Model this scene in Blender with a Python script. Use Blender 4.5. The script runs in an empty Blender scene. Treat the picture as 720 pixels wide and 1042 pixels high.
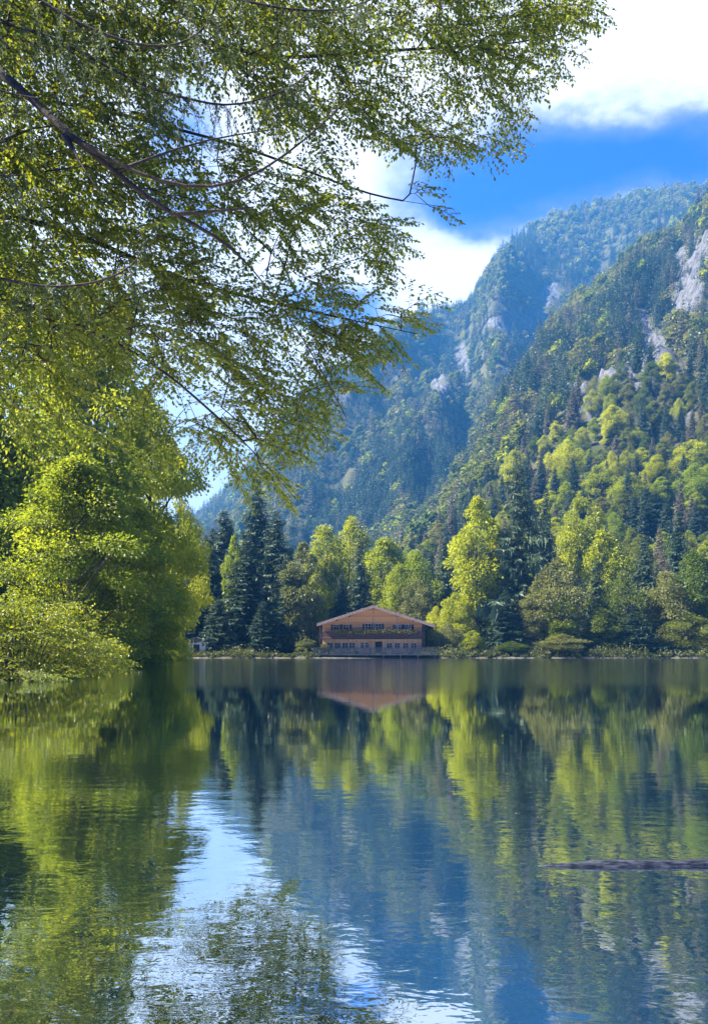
import bpy, math, random
import numpy as np
from mathutils import Vector, Matrix

random.seed(7)
RNG = np.random.default_rng(11)
R = math.radians
scene = bpy.context.scene
COL = scene.collection

# ------------------------------------------------------------------ camera
CAM_H, FPX, HOR = 0.8, 820.0, 665.0          # eye height, focal length and horizon row of a 720x1042 frame
cam_d = bpy.data.cameras.new("camera")
cam = bpy.data.objects.new("camera", cam_d)
COL.objects.link(cam)
cam.location = (0, 0, CAM_H)
cam.rotation_euler = (R(90), 0, 0)
cam_d.sensor_fit = 'VERTICAL'
cam_d.sensor_height = 36.0
cam_d.lens = 36.0 * FPX / 1042.0
cam_d.shift_y = (HOR - 521.0) / 1042.0
cam_d.clip_start = 0.05
cam_d.clip_end = 12000
scene.camera = cam

# ------------------------------------------------------------------ light
SUN_AZ, SUN_EL = -95.0, 43.0                  # degrees: azimuth from the view direction (left is negative), elevation
EXPOSURE = 2.7
SKY_STRENGTH = 0.15
SUN_STRENGTH = 5.0
scene.view_settings.view_transform = 'Standard'
scene.view_settings.look = 'None'
scene.view_settings.exposure = EXPOSURE
scene.view_settings.gamma = 1.0
scene.view_settings.use_curve_mapping = False

sd = bpy.data.lights.new("sun", 'SUN')
sd.energy = SUN_STRENGTH
sd.angle = R(0.5)
sd.color = (1.0, 0.91, 0.74)
sun = bpy.data.objects.new("sun", sd)
COL.objects.link(sun)
sdir = Vector((math.sin(R(SUN_AZ)) * math.cos(R(SUN_EL)), math.cos(R(SUN_AZ)) * math.cos(R(SUN_EL)), math.sin(R(SUN_EL))))
sun.rotation_euler = sdir.to_track_quat('Z', 'Y').to_euler()
sun.location = sdir * 60


class NT:
    """small helper for building node trees"""
    def __init__(self, tree):
        self.t = tree; self.n = tree.nodes; self.l = tree.links
    def node(self, kind, **kw):
        nd = self.n.new(kind)
        for k, v in kw.items(): setattr(nd, k, v)
        return nd
    def link(self, a, b): self.l.new(a, b)
    def put(self, sock, v):
        if isinstance(v, bpy.types.NodeSocket): self.link(v, sock)
        else: sock.default_value = v
    def math(self, op, a, b=None, c=None, clamp=False):
        nd = self.node('ShaderNodeMath', operation=op, use_clamp=clamp)
        for i, v in enumerate((a, b, c)):
            if v is not None: self.put(nd.inputs[i], v)
        return nd.outputs[0]
    def maprange(self, v, a, b, c=0.0, d=1.0, smooth=True):
        nd = self.node('ShaderNodeMapRange', interpolation_type='SMOOTHSTEP' if smooth else 'LINEAR')
        for i, x in enumerate((v, a, b, c, d)): self.put(nd.inputs[i], x)
        return nd.outputs[0]
    def mix(self, f, a, b, blend='MIX'):
        nd = self.node('ShaderNodeMix', data_type='RGBA', blend_type=blend)
        self.put(nd.inputs[0], f); self.put(nd.inputs[6], a); self.put(nd.inputs[7], b)
        return nd.outputs[2]
    def noise(self, vec, scale, detail=4.0, rough=0.55, dist=0.0):
        nd = self.node('ShaderNodeTexNoise')
        if vec is not None: self.link(vec, nd.inputs['Vector'])
        nd.inputs['Scale'].default_value = scale; nd.inputs['Detail'].default_value = detail
        nd.inputs['Roughness'].default_value = rough; nd.inputs['Distortion'].default_value = dist
        return nd.outputs['Fac']
    def mapping(self, vec, scale=(1, 1, 1), loc=(0, 0, 0), rot=(0, 0, 0)):
        nd = self.node('ShaderNodeMapping')
        self.link(vec, nd.inputs['Vector'])
        nd.inputs['Scale'].default_value = scale; nd.inputs['Location'].default_value = loc
        nd.inputs['Rotation'].default_value = rot
        return nd.outputs[0]


# ------------------------------------------------------------------ sky with clouds
world = bpy.data.worlds.new("World")
scene.world = world
world.use_nodes = True
w = NT(world.node_tree)
w.n.clear()
sky = w.node('ShaderNodeTexSky', sky_type='NISHITA')
sky.sun_disc = False
sky.sun_elevation = R(SUN_EL)
sky.sun_rotation = R(SUN_AZ)
sky.air_density = 1.0; sky.dust_density = 0.3; sky.ozone_density = 3.0
tc = w.node('ShaderNodeTexCoord')
sep = w.node('ShaderNodeSeparateXYZ'); w.link(tc.outputs['Generated'], sep.inputs[0])
dx, dy, dz = sep.outputs
az = w.math('MULTIPLY', w.math('ARCTAN2', dx, dy), 57.2958)
el = w.math('MULTIPLY', w.math('ARCSINE', dz), 57.2958)
cv = w.mapping(tc.outputs['Generated'], scale=(1, 1, 1.9), loc=(0.3, 0.1, 0.45))
n1 = w.noise(cv, 3.2, 7, 0.55, 0.15)
n2 = w.noise(cv, 11.0, 6, 0.6, 0.1)
wob = w.math('MULTIPLY_ADD', w.math('SUBTRACT', n1, 0.5), 8.0, w.math('MULTIPLY', w.math('SUBTRACT', n2, 0.5), 3.5))
elw = w.math('ADD', el, wob)
# a long blue gap between two banks of cloud, ahead and to the right, and open sky behind the viewer
band = w.math('SUBTRACT', 1.0, w.maprange(w.math('ABSOLUTE', w.math('SUBTRACT', elw, 30.0)), 0.8, 4.2))
band = w.math('MULTIPLY', band, w.maprange(w.math('ADD', az, w.math('MULTIPLY', wob, 0.5)), 0.0, 7.0))
hole = w.math('MULTIPLY', w.math('SUBTRACT', 1.0, w.maprange(w.math('ABSOLUTE', w.math('SUBTRACT', elw, 22.6)), 0.5, 2.4)),
              w.math('SUBTRACT', 1.0, w.maprange(w.math('ABSOLUTE', w.math('ADD', az, 1.0)), 2.0, 5.0)))
hole2 = w.math('MULTIPLY', w.math('SUBTRACT', 1.0, w.maprange(w.math('ABSOLUTE', w.math('SUBTRACT', elw, 31.0)), 1.0, 5.0)),
               w.math('SUBTRACT', 1.0, w.maprange(w.math('ABSOLUTE', w.math('ADD', az, 12.0)), 1.0, 4.5)))
hole = w.math('MULTIPLY', hole, 0.6)
hole2 = w.math('MULTIPLY', hole2, 0.55)
open_sky = w.math('MAXIMUM', w.math('MAXIMUM', band, hole), hole2)
front = w.maprange(dy, 0.15, 0.55)
cover = w.math('MULTIPLY', front, w.math('SUBTRACT', 1.0, open_sky))
scatter = w.math('MULTIPLY', w.maprange(n1, 0.52, 0.66), w.math('SUBTRACT', 1.0, front))
cover = w.math('MAXIMUM', cover, w.math('MULTIPLY', scatter, 0.8))
n3 = w.noise(w.mapping(tc.outputs['Generated'], scale=(1, 1, 1.6), loc=(1.7, 0.4, 0.2)), 5.0, 8, 0.6, 0.3)
wisps = w.math('MULTIPLY', w.maprange(n3, 0.48, 0.74), 0.42)
cover = w.math('ADD', cover, w.math('MULTIPLY', wisps, w.math('SUBTRACT', 1.0, cover)), clamp=True)
skyc = w.mix(1.0, sky.outputs[0], (0.006, 0.075, 0.34, 1), 'MULTIPLY')
shade = w.maprange(w.math('ADD', w.math('MULTIPLY', n3, 0.9), w.math('MULTIPLY', cover, 0.55)), 0.62, 1.02)
cloudc = w.mix(shade, (0.42, 0.47, 0.64, 1), (1.75, 1.70, 1.64, 1))
skymix = w.mix(cover, skyc, cloudc)
bg = w.node('ShaderNodeBackground'); w.link(skymix, bg.inputs['Color']); bg.inputs['Strength'].default_value = SKY_STRENGTH
wo = w.node('ShaderNodeOutputWorld'); w.link(bg.outputs[0], wo.inputs['Surface'])

scene.render.engine = 'CYCLES'
cy = scene.cycles
cy.use_denoising = True
try: cy.denoiser = 'OPENIMAGEDENOISE'
except Exception: pass
cy.max_bounces = 7; cy.diffuse_bounces = 3; cy.glossy_bounces = 3; cy.transmission_bounces = 4
cy.volume_bounces = 0; cy.transparent_max_bounces = 6
cy.sample_clamp_indirect = 6.0
cy.use_adaptive_sampling = True; cy.adaptive_threshold = 0.008
scene.render.threads_mode = 'AUTO'


# ------------------------------------------------------------------ helpers
def P(px, py, Y):
    """world point that stands at depth Y on the sight line through column px, row py"""
    return np.array(((px - 360.0) / FPX * Y, Y, CAM_H + (HOR - py) / FPX * Y))

def raw_mesh(name, verts, quads, attrs=None, smooth=False):
    v = np.ascontiguousarray(verts, dtype=np.float32); q = np.ascontiguousarray(quads, dtype=np.int32)
    me = bpy.data.meshes.new(name)
    me.vertices.add(len(v)); me.vertices.foreach_set("co", v.ravel())
    n = len(q); k = q.shape[1]
    me.loops.add(n * k); me.loops.foreach_set("vertex_index", q.ravel())
    me.polygons.add(n)
    me.polygons.foreach_set("loop_start", np.arange(0, n * k, k, dtype=np.int32))
    me.polygons.foreach_set("use_smooth", np.full(n, smooth, dtype=bool))
    for an, arr in (attrs or {}).items():
        a = me.attributes.new(an, 'FLOAT', 'POINT')
        a.data.foreach_set("value", np.ascontiguousarray(arr, dtype=np.float32))
    me.update(calc_edges=True)
    me.validate()
    return me

class MB:
    """collects quads and links them as one mesh object"""
    def __init__(self): self.v = []; self.q = []; self.a = []; self.n = 0
    def add(self, v, q, tint=0.5):
        v = np.asarray(v, float); q = np.asarray(q, int)
        self.v.append(v); self.q.append(q + self.n)
        self.a.append(np.full(len(v), tint) if np.isscalar(tint) else np.asarray(tint, float))
        self.n += len(v)
    def box(self, x0, x1, y0, y1, z0, z1):
        v = [(x, y, z) for z in (z0, z1) for y in (y0, y1) for x in (x0, x1)]
        self.add(v, [(0, 2, 3, 1), (4, 5, 7, 6), (0, 1, 5, 4), (2, 6, 7, 3), (0, 4, 6, 2), (1, 3, 7, 5)])
    def prism(self, pts2, y0, y1):
        """a convex outline in x,z pulled along y, as quads (outline of four points)"""
        a = [(p[0], y0, p[1]) for p in pts2]; b = [(p[0], y1, p[1]) for p in pts2]
        self.add(a + b, [(0, 1, 2, 3), (7, 6, 5, 4), (0, 4, 5, 1), (1, 5, 6, 2), (2, 6, 7, 3), (3, 7, 4, 0)])
    def tube(self, pts, rad, sides=6):
        pts = np.asarray(pts, float); rad = np.broadcast_to(np.asarray(rad, float), (len(pts),))
        d = np.gradient(pts, axis=0); d /= np.linalg.norm(d, axis=1)[:, None] + 1e-9
        ref = np.where(np.abs(d[:, 2:3]) > 0.9, np.array([[1.0, 0, 0]]), np.array([[0, 0, 1.0]]))
        a = np.cross(d, ref); a /= np.linalg.norm(a, axis=1)[:, None] + 1e-9
        b = np.cross(d, a)
        th = np.arange(sides) / sides * 2 * np.pi
        v = pts[:, None, :] + rad[:, None, None] * (np.cos(th)[None, :, None] * a[:, None, :] + np.sin(th)[None, :, None] * b[:, None, :])
        v = v.reshape(-1, 3); q = []
        for i in range(len(pts) - 1):
            for k in range(sides):
                q.append((i * sides + k, i * sides + (k + 1) % sides, (i + 1) * sides + (k + 1) % sides, (i + 1) * sides + k))
        self.add(v, q)
    def leaves(self, c, axis, nrm, ln, wd, tint, fold=0.12):
        """rhombic leaves: base points c, pointing along axis, facing nrm"""
        c = np.asarray(c); N = len(c)
        axis = axis / (np.linalg.norm(axis, axis=1)[:, None] + 1e-9)
        side = np.cross(axis, nrm); side /= np.linalg.norm(side, axis=1)[:, None] + 1e-9
        up = np.cross(side, axis)
        ln = np.broadcast_to(ln, (N,))[:, None]; wd = np.broadcast_to(wd, (N,))[:, None]
        m = c + axis * ln * 0.45
        v = np.stack([c, m + side * wd * 0.5 + up * wd * fold, c + axis * ln - up * ln * 0.12, m - side * wd * 0.5 + up * wd * fold], 1).reshape(-1, 3)
        q = np.arange(N * 4).reshape(-1, 4)
        self.v.append(v); self.q.append(q + self.n); self.a.append(np.repeat(np.broadcast_to(tint, (N,)), 4)); self.n += len(v)
    def mesh(self, name, smooth=False):
        return raw_mesh(name, np.concatenate(self.v), np.concatenate(self.q), {'tint': np.concatenate(self.a)}, smooth)
    def build(self, name, mat, parent=None, smooth=False):
        return link(name, self.mesh(name, smooth), mat, parent)

def link(name, me, mat=None, parent=None):
    o = bpy.data.objects.new(name, me)
    COL.objects.link(o)
    if mat is not None:
        if len(me.materials) == 0: me.materials.append(mat)
        elif me.materials[0] != mat:
            o.material_slots[0].link = 'OBJECT'; o.material_slots[0].material = mat
    if parent: o.parent = parent
    return o

def empty(name, loc, label, cat, group=None, rz=0.0, sc=(1, 1, 1)):
    o = bpy.data.objects.new(name, None); COL.objects.link(o)
    o.empty_display_size = 0.3
    o.location = loc; o.rotation_euler = (0, 0, rz); o.scale = sc
    o['label'] = label; o['category'] = cat
    if group: o['group'] = group
    return o

def tag(o, label=None, cat=None, group=None, kind=None):
    if label: o['label'] = label
    if cat: o['category'] = cat
    if group: o['group'] = group
    if kind: o['kind'] = kind
    return o

def unit(v): return v / (np.linalg.norm(v, axis=-1, keepdims=True) + 1e-9)

# value noise for the terrain
_PERM = np.random.default_rng(3).permutation(4096)
_VAL = np.random.default_rng(4).random(4096) * 2 - 1
def vnoise(x, y):
    xi = np.floor(x).astype(int); yi = np.floor(y).astype(int)
    fx = x - xi; fy = y - yi
    fx = fx * fx * (3 - 2 * fx); fy = fy * fy * (3 - 2 * fy)
    h = lambda a, b: _VAL[_PERM[(_PERM[a & 4095] + b) & 4095]]
    return (h(xi, yi) * (1 - fx) + h(xi + 1, yi) * fx) * (1 - fy) + (h(xi, yi + 1) * (1 - fx) + h(xi + 1, yi + 1) * fx) * fy
def fbm(x, y, oct=5, g=0.5):
    s = 0; a = 1.0
    for k in range(oct):
        s = s + a * vnoise(x * 2 ** k + 17.3 * k, y * 2 ** k - 9.1 * k); a *= g
    return s
def sstep(x, a, b):
    t = np.clip((x - a) / (b - a), 0, 1); return t * t * (3 - 2 * t)


# ------------------------------------------------------------------ materials
def new_mat(name):
    m = bpy.data.materials.new(name); m.use_nodes = True
    t = NT(m.node_tree); t.n.clear()
    out = t.node('ShaderNodeOutputMaterial')
    return m, t, out

def leaf_mat(name, ca, cb, trans=0.42, spread=0.5, tr_boost=1.25):
    """leaves between two colours, by leaf and by tree; light passes through them"""
    m, t, out = new_mat(name)
    at = t.node('ShaderNodeAttribute', attribute_name='tint')
    oi = t.node('ShaderNodeObjectInfo')
    f = t.math('ADD', t.math('MULTIPLY', at.outputs['Fac'], 1 - spread), t.math('MULTIPLY', oi.outputs['Random'], spread), clamp=True)
    c = t.mix(f, (*ca, 1), (*cb, 1))
    hs = t.node('ShaderNodeHueSaturation')
    t.link(c, hs.inputs['Color'])
    t.put(hs.inputs['Value'], t.math('MULTIPLY_ADD', at.outputs['Fac'], 0.5, 0.75))
    p = t.node('ShaderNodeBsdfPrincipled')
    t.link(hs.outputs[0], p.inputs['Base Color'])
    p.inputs['Roughness'].default_value = 0.48
    p.inputs['Specular IOR Level'].default_value = 0.35
    tr = t.node('ShaderNodeBsdfTranslucent')
    t.link(t.mix(1.0, hs.outputs[0], (1.25 * tr_boost, 1.15 * tr_boost, 0.5 * tr_boost, 1), 'MULTIPLY'), tr.inputs['Color'])
    mx = t.node('ShaderNodeMixShader'); mx.inputs[0].default_value = trans
    t.link(p.outputs[0], mx.inputs[1]); t.link(tr.outputs[0], mx.inputs[2])
    t.link(mx.outputs[0], out.inputs['Surface'])
    return m

def simple_mat(name, ca, cb, scale=4.0, rough=0.75, bump=0.2, stretch=(1, 1, 1), spec=0.3, detail=6):
    m, t, out = new_mat(name)
    tc = t.node('ShaderNodeTexCoord')
    v = t.mapping(tc.outputs['Object'], scale=stretch)
    n = t.noise(v, scale, detail, 0.6)
    p = t.node('ShaderNodeBsdfPrincipled')
    t.link(t.mix(t.maprange(n, 0.3, 0.7), (*ca, 1), (*cb, 1)), p.inputs['Base Color'])
    p.inputs['Roughness'].default_value = rough
    p.inputs['Specular IOR Level'].default_value = spec
    if bump:
        b = t.node('ShaderNodeBump'); b.inputs['Strength'].default_value = bump
        b.inputs['Distance'].default_value = 0.05
        t.link(n, b.inputs['Height']); t.link(b.outputs[0], p.inputs['Normal'])
    t.link(p.outputs[0], out.inputs['Surface'])
    return m

M = {}
M['beech'] = leaf_mat('beech_leaf', (0.038, 0.085, 0.012), (0.150, 0.170, 0.020))
M['near'] = leaf_mat('near_beech_leaf', (0.080, 0.140, 0.018), (0.19, 0.205, 0.028), 0.55, 0.1)
M['lime'] = leaf_mat('lime_leaf', (0.11, 0.19, 0.012), (0.27, 0.29, 0.014), 0.5)
M['yellow'] = leaf_mat('yellow_leaf', (0.18, 0.23, 0.010), (0.36, 0.38, 0.014), 0.45, 0.4)
M['olive'] = leaf_mat('olive_leaf', (0.085, 0.110, 0.034), (0.19, 0.195, 0.055), 0.35)
M['spruce'] = leaf_mat('spruce_needle', (0.020, 0.048, 0.028), (0.050, 0.080, 0.034), 0.15)
M['larch'] = leaf_mat('larch_needle', (0.040, 0.075, 0.035), (0.085, 0.115, 0.045), 0.3, 0.1)
M['dusty'] = leaf_mat('dusty_needle', (0.075, 0.080, 0.050), (0.150, 0.130, 0.085), 0.2)
M['bank'] = leaf_mat('bank_beech_leaf', (0.075, 0.14, 0.012), (0.30, 0.31, 0.026), 0.58)
M['bark'] = simple_mat('bark', (0.035, 0.027, 0.022), (0.10, 0.080, 0.062), 3.0, 0.9, 0.6, (4, 4, 1))
M['near_bark'] = simple_mat('near_bark', (0.014, 0.010, 0.009), (0.042, 0.030, 0.026), 9.0, 0.8, 0.6, (1, 1, 1))
M['red_leaf'] = leaf_mat('geranium_flower', (0.30, 0.02, 0.02), (0.10, 0.10, 0.03), 0.2)


# ------------------------------------------------------------------ terrain
LAKE = np.array([(-30, 137), (-31, 124), (-36, 104), (-27, 66), (-15.5, 38), (-12.6, 28), (-12.2, 20), (-11, 8), (-7, -1.5), (0, -2.6), (8, -2.4),
                 (30, 4), (75, 25), (125, 70), (135, 115), (118, 139), (80, 138), (40, 136.5), (15, 137), (-10, 136.2)], float)
def lake_sd(x, y):
    """signed distance to the shore line, negative over the lake"""
    p = np.stack([x, y], -1)
    d2 = np.full(x.shape, 1e18); inside = np.zeros(x.shape, bool)
    for i in range(len(LAKE)):
        a = LAKE[i]; b = LAKE[(i + 1) % len(LAKE)]
        e = b - a; wv = p - a
        t = np.clip((wv @ e) / (e @ e), 0, 1)
        d2 = np.minimum(d2, ((wv - t[..., None] * e) ** 2).sum(-1))
        c = (a[1] > y) != (b[1] > y)
        with np.errstate(divide='ignore', invalid='ignore'):
            xi = (b[0] - a[0]) * (y - a[1]) / (b[1] - a[1]) + a[0]
        inside ^= c & (x < xi)
    d = np.sqrt(d2)
    return np.where(inside, -d, d)

CRAG = np.array([(300, 640), (360, 610), (400, 578), (440, 545), (480, 482), (510, 425), (540, 388), (560, 352), (600, 320), (640, 286), (690, 262), (720, 228), (780, 190), (900, 175), (1200, 230), (1600, 420)], float)
PEAK = np.array([(-900, 640), (-400, 600), (0, 590), (140, 560), (200, 535), (245, 495), (275, 458), (300, 436), (350, 402), (395, 360), (425, 336), (462, 330), (478, 318), (496, 284), (514, 262), (540, 240), (590, 222), (640, 210), (720, 197), (850, 180), (1100, 230), (1700, 460)], float)
YC, YM = 640.0, 1250.0
def height(x, y):
    sd_ = lake_sd(x, y)
    yy = np.maximum(y, 1.0)
    px = 360 + FPX * x / yy
    bank = np.where(sd_ < 0, np.maximum(-2.0, sd_ * 0.25), np.minimum(sd_ * 0.35, 0.45) + 0.012 * np.clip(sd_, 0, 40))
    rise = 0.06 * np.clip(sd_ - 22, 0, 200) * (y > 60) * sstep(px, 300, 420) 
    left = 0.22 * np.clip(sd_ - 6, 0, 120) * sstep(-x, 8, 30) * (1 - sstep(y, 140, 260) * 0.6)
    zc = CAM_H + (HOR - np.interp(px, CRAG[:, 0], CRAG[:, 1])) / FPX * YC
    tcg = np.clip((y - 160) / (YC - 160), 0, 1)
    wig = fbm(x / 90, y / 90, 4) 
    tw = np.clip(tcg + 0.05 * wig * np.sin(np.pi * tcg), 0, 1)
    prof = tw ** 1.28
    prof = prof + 0.05 * np.sin(tw * 2 * np.pi * 3.0) * sstep(tw, 0.35, 0.6) * (1 - tw) * 1.6
    crag = np.where(y < YC, zc * prof, zc * (1 - np.clip((y - YC) / 420, 0, 1) ** 1.1))
    zm = CAM_H + (HOR - np.interp(px, PEAK[:, 0], PEAK[:, 1])) / FPX * YM
    tm = np.clip((y - 330) / (YM - 330), 0, 1)
    gully = fbm(px / 75 + 3.1, y / 900 + 0.7, 3)
    tm2 = np.clip(tm + 0.09 * gully * np.sin(np.pi * tm) + 0.03 * fbm(x / 120, y / 120, 3) * np.sin(np.pi * tm), 0, 1)
    peak = np.where(y < YM, zm * tm2 ** 1.45, zm * (1 - np.clip((y - YM) / 900, 0, 1)))
    # spurs run down the far face: gentle towards the left, steep towards the right
    for p0_, p1_, am in ((285, 486, 62.0), (395, 565, 42.0), (200, 395, 36.0)):
        pr_ = p0_ + (p1_ - p0_) * np.clip((y - 560) / (YM - 560), 0, 1)
        d_ = px - pr_
        peak = peak + am * np.where(d_ < 0, np.exp(d_ / 70.0), np.exp(-(np.maximum(d_, 0) / 26.0) ** 1.3)) * sstep(y, 560, 800) * (1 - sstep(y, 1050, 1240))
    for p0_, p1_, am in ((470, 600, 16.0), (560, 680, 20.0), (650, 770, 18.0)):
        pr_ = p0_ + (p1_ - p0_) * np.clip((y - 300) / (YC - 300), 0, 1)
        d_ = px - pr_
        crag = crag + am * np.where(d_ < 0, np.exp(d_ / 42.0), np.exp(-(np.maximum(d_, 0) / 18.0) ** 1.3)) * sstep(y, 330, 470) * (1 - sstep(y, 520, 630))
    hill = np.maximum(crag, peak) * (y > 150)
    rough = (fbm(x / 34, y / 34, 5) * 5.0 + fbm(x / 9, y / 9, 3) * 1.2) * sstep(y, 200, 420)
    rough = rough * sstep(hill, 8, 60)
    z = bank + left + rise + np.maximum(hill, 0) + rough * (1 - 0.7 * (np.abs(y - YM) < 60)) 
    return z

def H1(x, y): return float(height(np.array([float(x)]), np.array([float(y)]))[0])

ROCKS = [(701, 300, 12, 42), (714, 255, 8, 18), (669, 372, 12, 26), (643, 394, 9, 20), (621, 397, 8, 16), (592, 404, 10, 16), (694, 424, 10, 13), (606, 420, 7, 9),
         (735, 330, 12, 30), (655, 330, 6, 14)]
ROCKS_FAR = [(515, 330, 13, 12), (541, 327, 13, 10), (519, 384, 11, 14), (397, 378, 15, 12), (471, 365, 7, 18), (560, 300, 8, 8), (345, 405, 9, 9), (452, 400, 8, 12)]
def rock_mask(x, y, z):
    px = 360 + FPX * x / np.maximum(y, 1); py = HOR - FPX * (z - CAM_H) / np.maximum(y, 1)
    n = fbm(x / 14, y / 14 + z / 20, 4)
    n2_ = fbm(px / 9, py / 22, 3)
    m = np.zeros_like(x)
    for lst, ok in ((ROCKS, (y > 330) & (y < 720)), (ROCKS_FAR, y > 620)):
        for (cx, cy_, rx, ry) in lst:
            d = np.sqrt(((px - cx) / (rx * (1.75 if lst is ROCKS else 1.35))) ** 2 + ((py - cy_) / (ry * (1.4 if lst is ROCKS else 1.25))) ** 2) + 0.28 * n + 0.3 * n2_
            m = np.maximum(m, np.where(ok, 1 - sstep(d, 0.7, 1.1), 0))
    return m

def ring_grid():
    front = np.linspace(-48, 48, 460); back = np.linspace(50, 310, 66)
    ang = np.radians(np.concatenate([front, back]))
    r1 = np.geomspace(0.6, 120, 80)[:-1]; r2 = np.linspace(120, 340, 100)[:-1]; r3 = np.linspace(340, 1500, 300)[:-1]; r4 = np.geomspace(1500, 6000, 24)
    r = np.concatenate([r1, r2, r3, r4])
    A, RR = np.meshgrid(ang, r)
    return np.sin(A) * RR, np.cos(A) * RR
gx, gy = ring_grid()
gz = height(gx.ravel(), gy.ravel()).reshape(gx.shape)
nr, na = gx.shape
idx = np.arange(nr * na).reshape(nr, na)
nxt = np.roll(idx, -1, axis=1)
quads = np.stack([idx[:-1], nxt[:-1], nxt[1:], idx[1:]], -1).reshape(-1, 4)[:, ::-1]
fx_, fy_, fz_ = gx.ravel(), gy.ravel(), gz.ravel()
rk = rock_mask(fx_, fy_, fz_)
sdl = lake_sd(fx_, fy_)
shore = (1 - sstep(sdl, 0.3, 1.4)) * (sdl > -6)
# rock faces stand out from the slope a little and are broken up
fz_ = fz_ + rk * (fbm(fx_ / 6, fy_ / 6, 4) * 5.0)
cx0 = len(fx_)
vv = np.stack([fx_, fy_, fz_], -1)
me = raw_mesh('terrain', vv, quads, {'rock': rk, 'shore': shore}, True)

m, t, out = new_mat('forest_ground')
tcn = t.node('ShaderNodeTexCoord')
na1 = t.noise(tcn.outputs['Object'], 0.08, 8, 0.65)
na2 = t.noise(tcn.outputs['Object'], 0.9, 6, 0.6)
gcol = t.mix(t.maprange(na1, 0.35, 0.65), (0.030, 0.045, 0.016, 1), (0.085, 0.085, 0.035, 1))
gcol = t.mix(t.maprange(na2, 0.4, 0.7), gcol, (0.055, 0.045, 0.03, 1))
rv = t.mapping(tcn.outputs['Object'], scale=(0.30, 0.30, 0.05))
rn = t.noise(rv, 1.0, 9, 0.7, 0.4)
rn2 = t.noise(tcn.outputs['Object'], 0.5, 8, 0.7)
rcol = t.mix(t.maprange(rn, 0.3, 0.68), (0.020, 0.022, 0.026, 1), (0.135, 0.138, 0.150, 1))
rcol = t.mix(t.maprange(rn2, 0.56, 0.72), rcol, (0.10, 0.11, 0.07, 1))
ar = t.node('ShaderNodeAttribute', attribute_name='rock')
as_ = t.node('ShaderNodeAttribute', attribute_name='shore')
rfac = t.maprange(t.math('MULTIPLY_ADD', t.math('SUBTRACT', rn2, 0.5), 1.7, ar.outputs['Fac']), 0.42, 0.60)
col = t.mix(rfac, gcol, rcol)
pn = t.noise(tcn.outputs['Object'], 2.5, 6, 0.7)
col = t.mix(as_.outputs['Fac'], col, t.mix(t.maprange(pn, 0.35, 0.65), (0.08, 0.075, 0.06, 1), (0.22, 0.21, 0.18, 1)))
p = t.node('ShaderNodeBsdfPrincipled'); t.link(col, p.inputs['Base Color']); p.inputs['Roughness'].default_value = 0.95
p.inputs['Specular IOR Level'].default_value = 0.15
b = t.node('ShaderNodeBump'); b.inputs['Distance'].default_value = 1.6; b.inputs['Strength'].default_value = 0.7
t.link(t.math('ADD', rn, rn2), b.inputs['Height']); t.link(b.outputs[0], p.inputs['Normal'])
t.link(p.outputs[0], out.inputs['Surface'])
M['ground'] = m
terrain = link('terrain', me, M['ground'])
tag(terrain, kind='structure')

# ------------------------------------------------------------------ water
m, t, out = new_mat('lake_water')
tcn = t.node('ShaderNodeTexCoord')
ob = tcn.outputs['Object']
sp = t.node('ShaderNodeSeparateXYZ'); t.link(ob, sp.inputs[0])
brk = t.noise(ob, 0.09, 3, 0.5)
breeze = t.maprange(t.math('MULTIPLY_ADD', t.math('SUBTRACT', brk, 0.5), 12.0, sp.outputs[1]), 15.0, 24.0)      # the far water is ruffled by a breeze
w1 = t.noise(t.mapping(ob, scale=(0.55, 1.0, 1.0)), 2.6, 2, 0.45, 0.4)
w2 = t.noise(t.mapping(ob, scale=(0.6, 1.0, 1.0), loc=(3, 7, 0)), 12.0, 3, 0.55, 0.3)
w3 = t.noise(t.mapping(ob, scale=(0.5, 1.0, 1.0), loc=(9, 2, 0)), 1.1, 2, 0.5)
w4 = t.noise(ob, 14.0, 2, 0.5)
hgt = t.math('ADD', t.math('MULTIPLY', w1, 0.0022), t.math('MULTIPLY', w2, 0.0009))
hgt = t.math('ADD', hgt, t.math('MULTIPLY', w3, 0.0014))
hgt = t.math('MULTIPLY', hgt, t.maprange(sp.outputs[1], 3.0, 9.0, 1.25, 0.28))
hgt = t.math('ADD', hgt, t.math('MULTIPLY', t.math('MULTIPLY', w4, breeze), 0.0042))
bmp = t.node('ShaderNodeBump'); bmp.inputs['Distance'].default_value = 1.0; bmp.inputs['Strength'].default_value = 1.0
t.link(hgt, bmp.inputs['Height'])
gl = t.node('ShaderNodeBsdfGlossy'); gl.inputs['Color'].default_value = (0.90, 0.95, 0.97, 1)
t.put(gl.inputs['Roughness'], t.math('MULTIPLY', breeze, 0.06))
t.link(bmp.outputs[0], gl.inputs['Normal'])
df = t.node('ShaderNodeBsdfDiffuse'); df.inputs['Color'].default_value = (0.002, 0.009, 0.013, 1)
fr = t.node('ShaderNodeFresnel'); fr.inputs['IOR'].default_value = 1.33
ff = t.math('MULTIPLY_ADD', t.math('POWER', fr.outputs[0], 0.55), 0.40, 0.62)
mx = t.node('ShaderNodeMixShader'); t.put(mx.inputs[0], ff)
t.link(df.outputs[0], mx.inputs[1]); t.link(gl.outputs[0], mx.inputs[2])
t.link(mx.outputs[0], out.inputs['Surface'])
M['water'] = m
c = LAKE.mean(0)
big = c + (LAKE - c) * 1.06
import bmesh
bm = bmesh.new()
bm.faces.new([bm.verts.new((float(x), float(y), 0)) for x, y in big][::-1])
bm.normal_update()
for f in bm.faces:
    if f.normal.z < 0: f.normal_flip()
me = bpy.data.meshes.new('water'); bm.to_mesh(me); bm.free()
water = link('water', me, M['water'])
tag(water, kind='structure')

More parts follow.
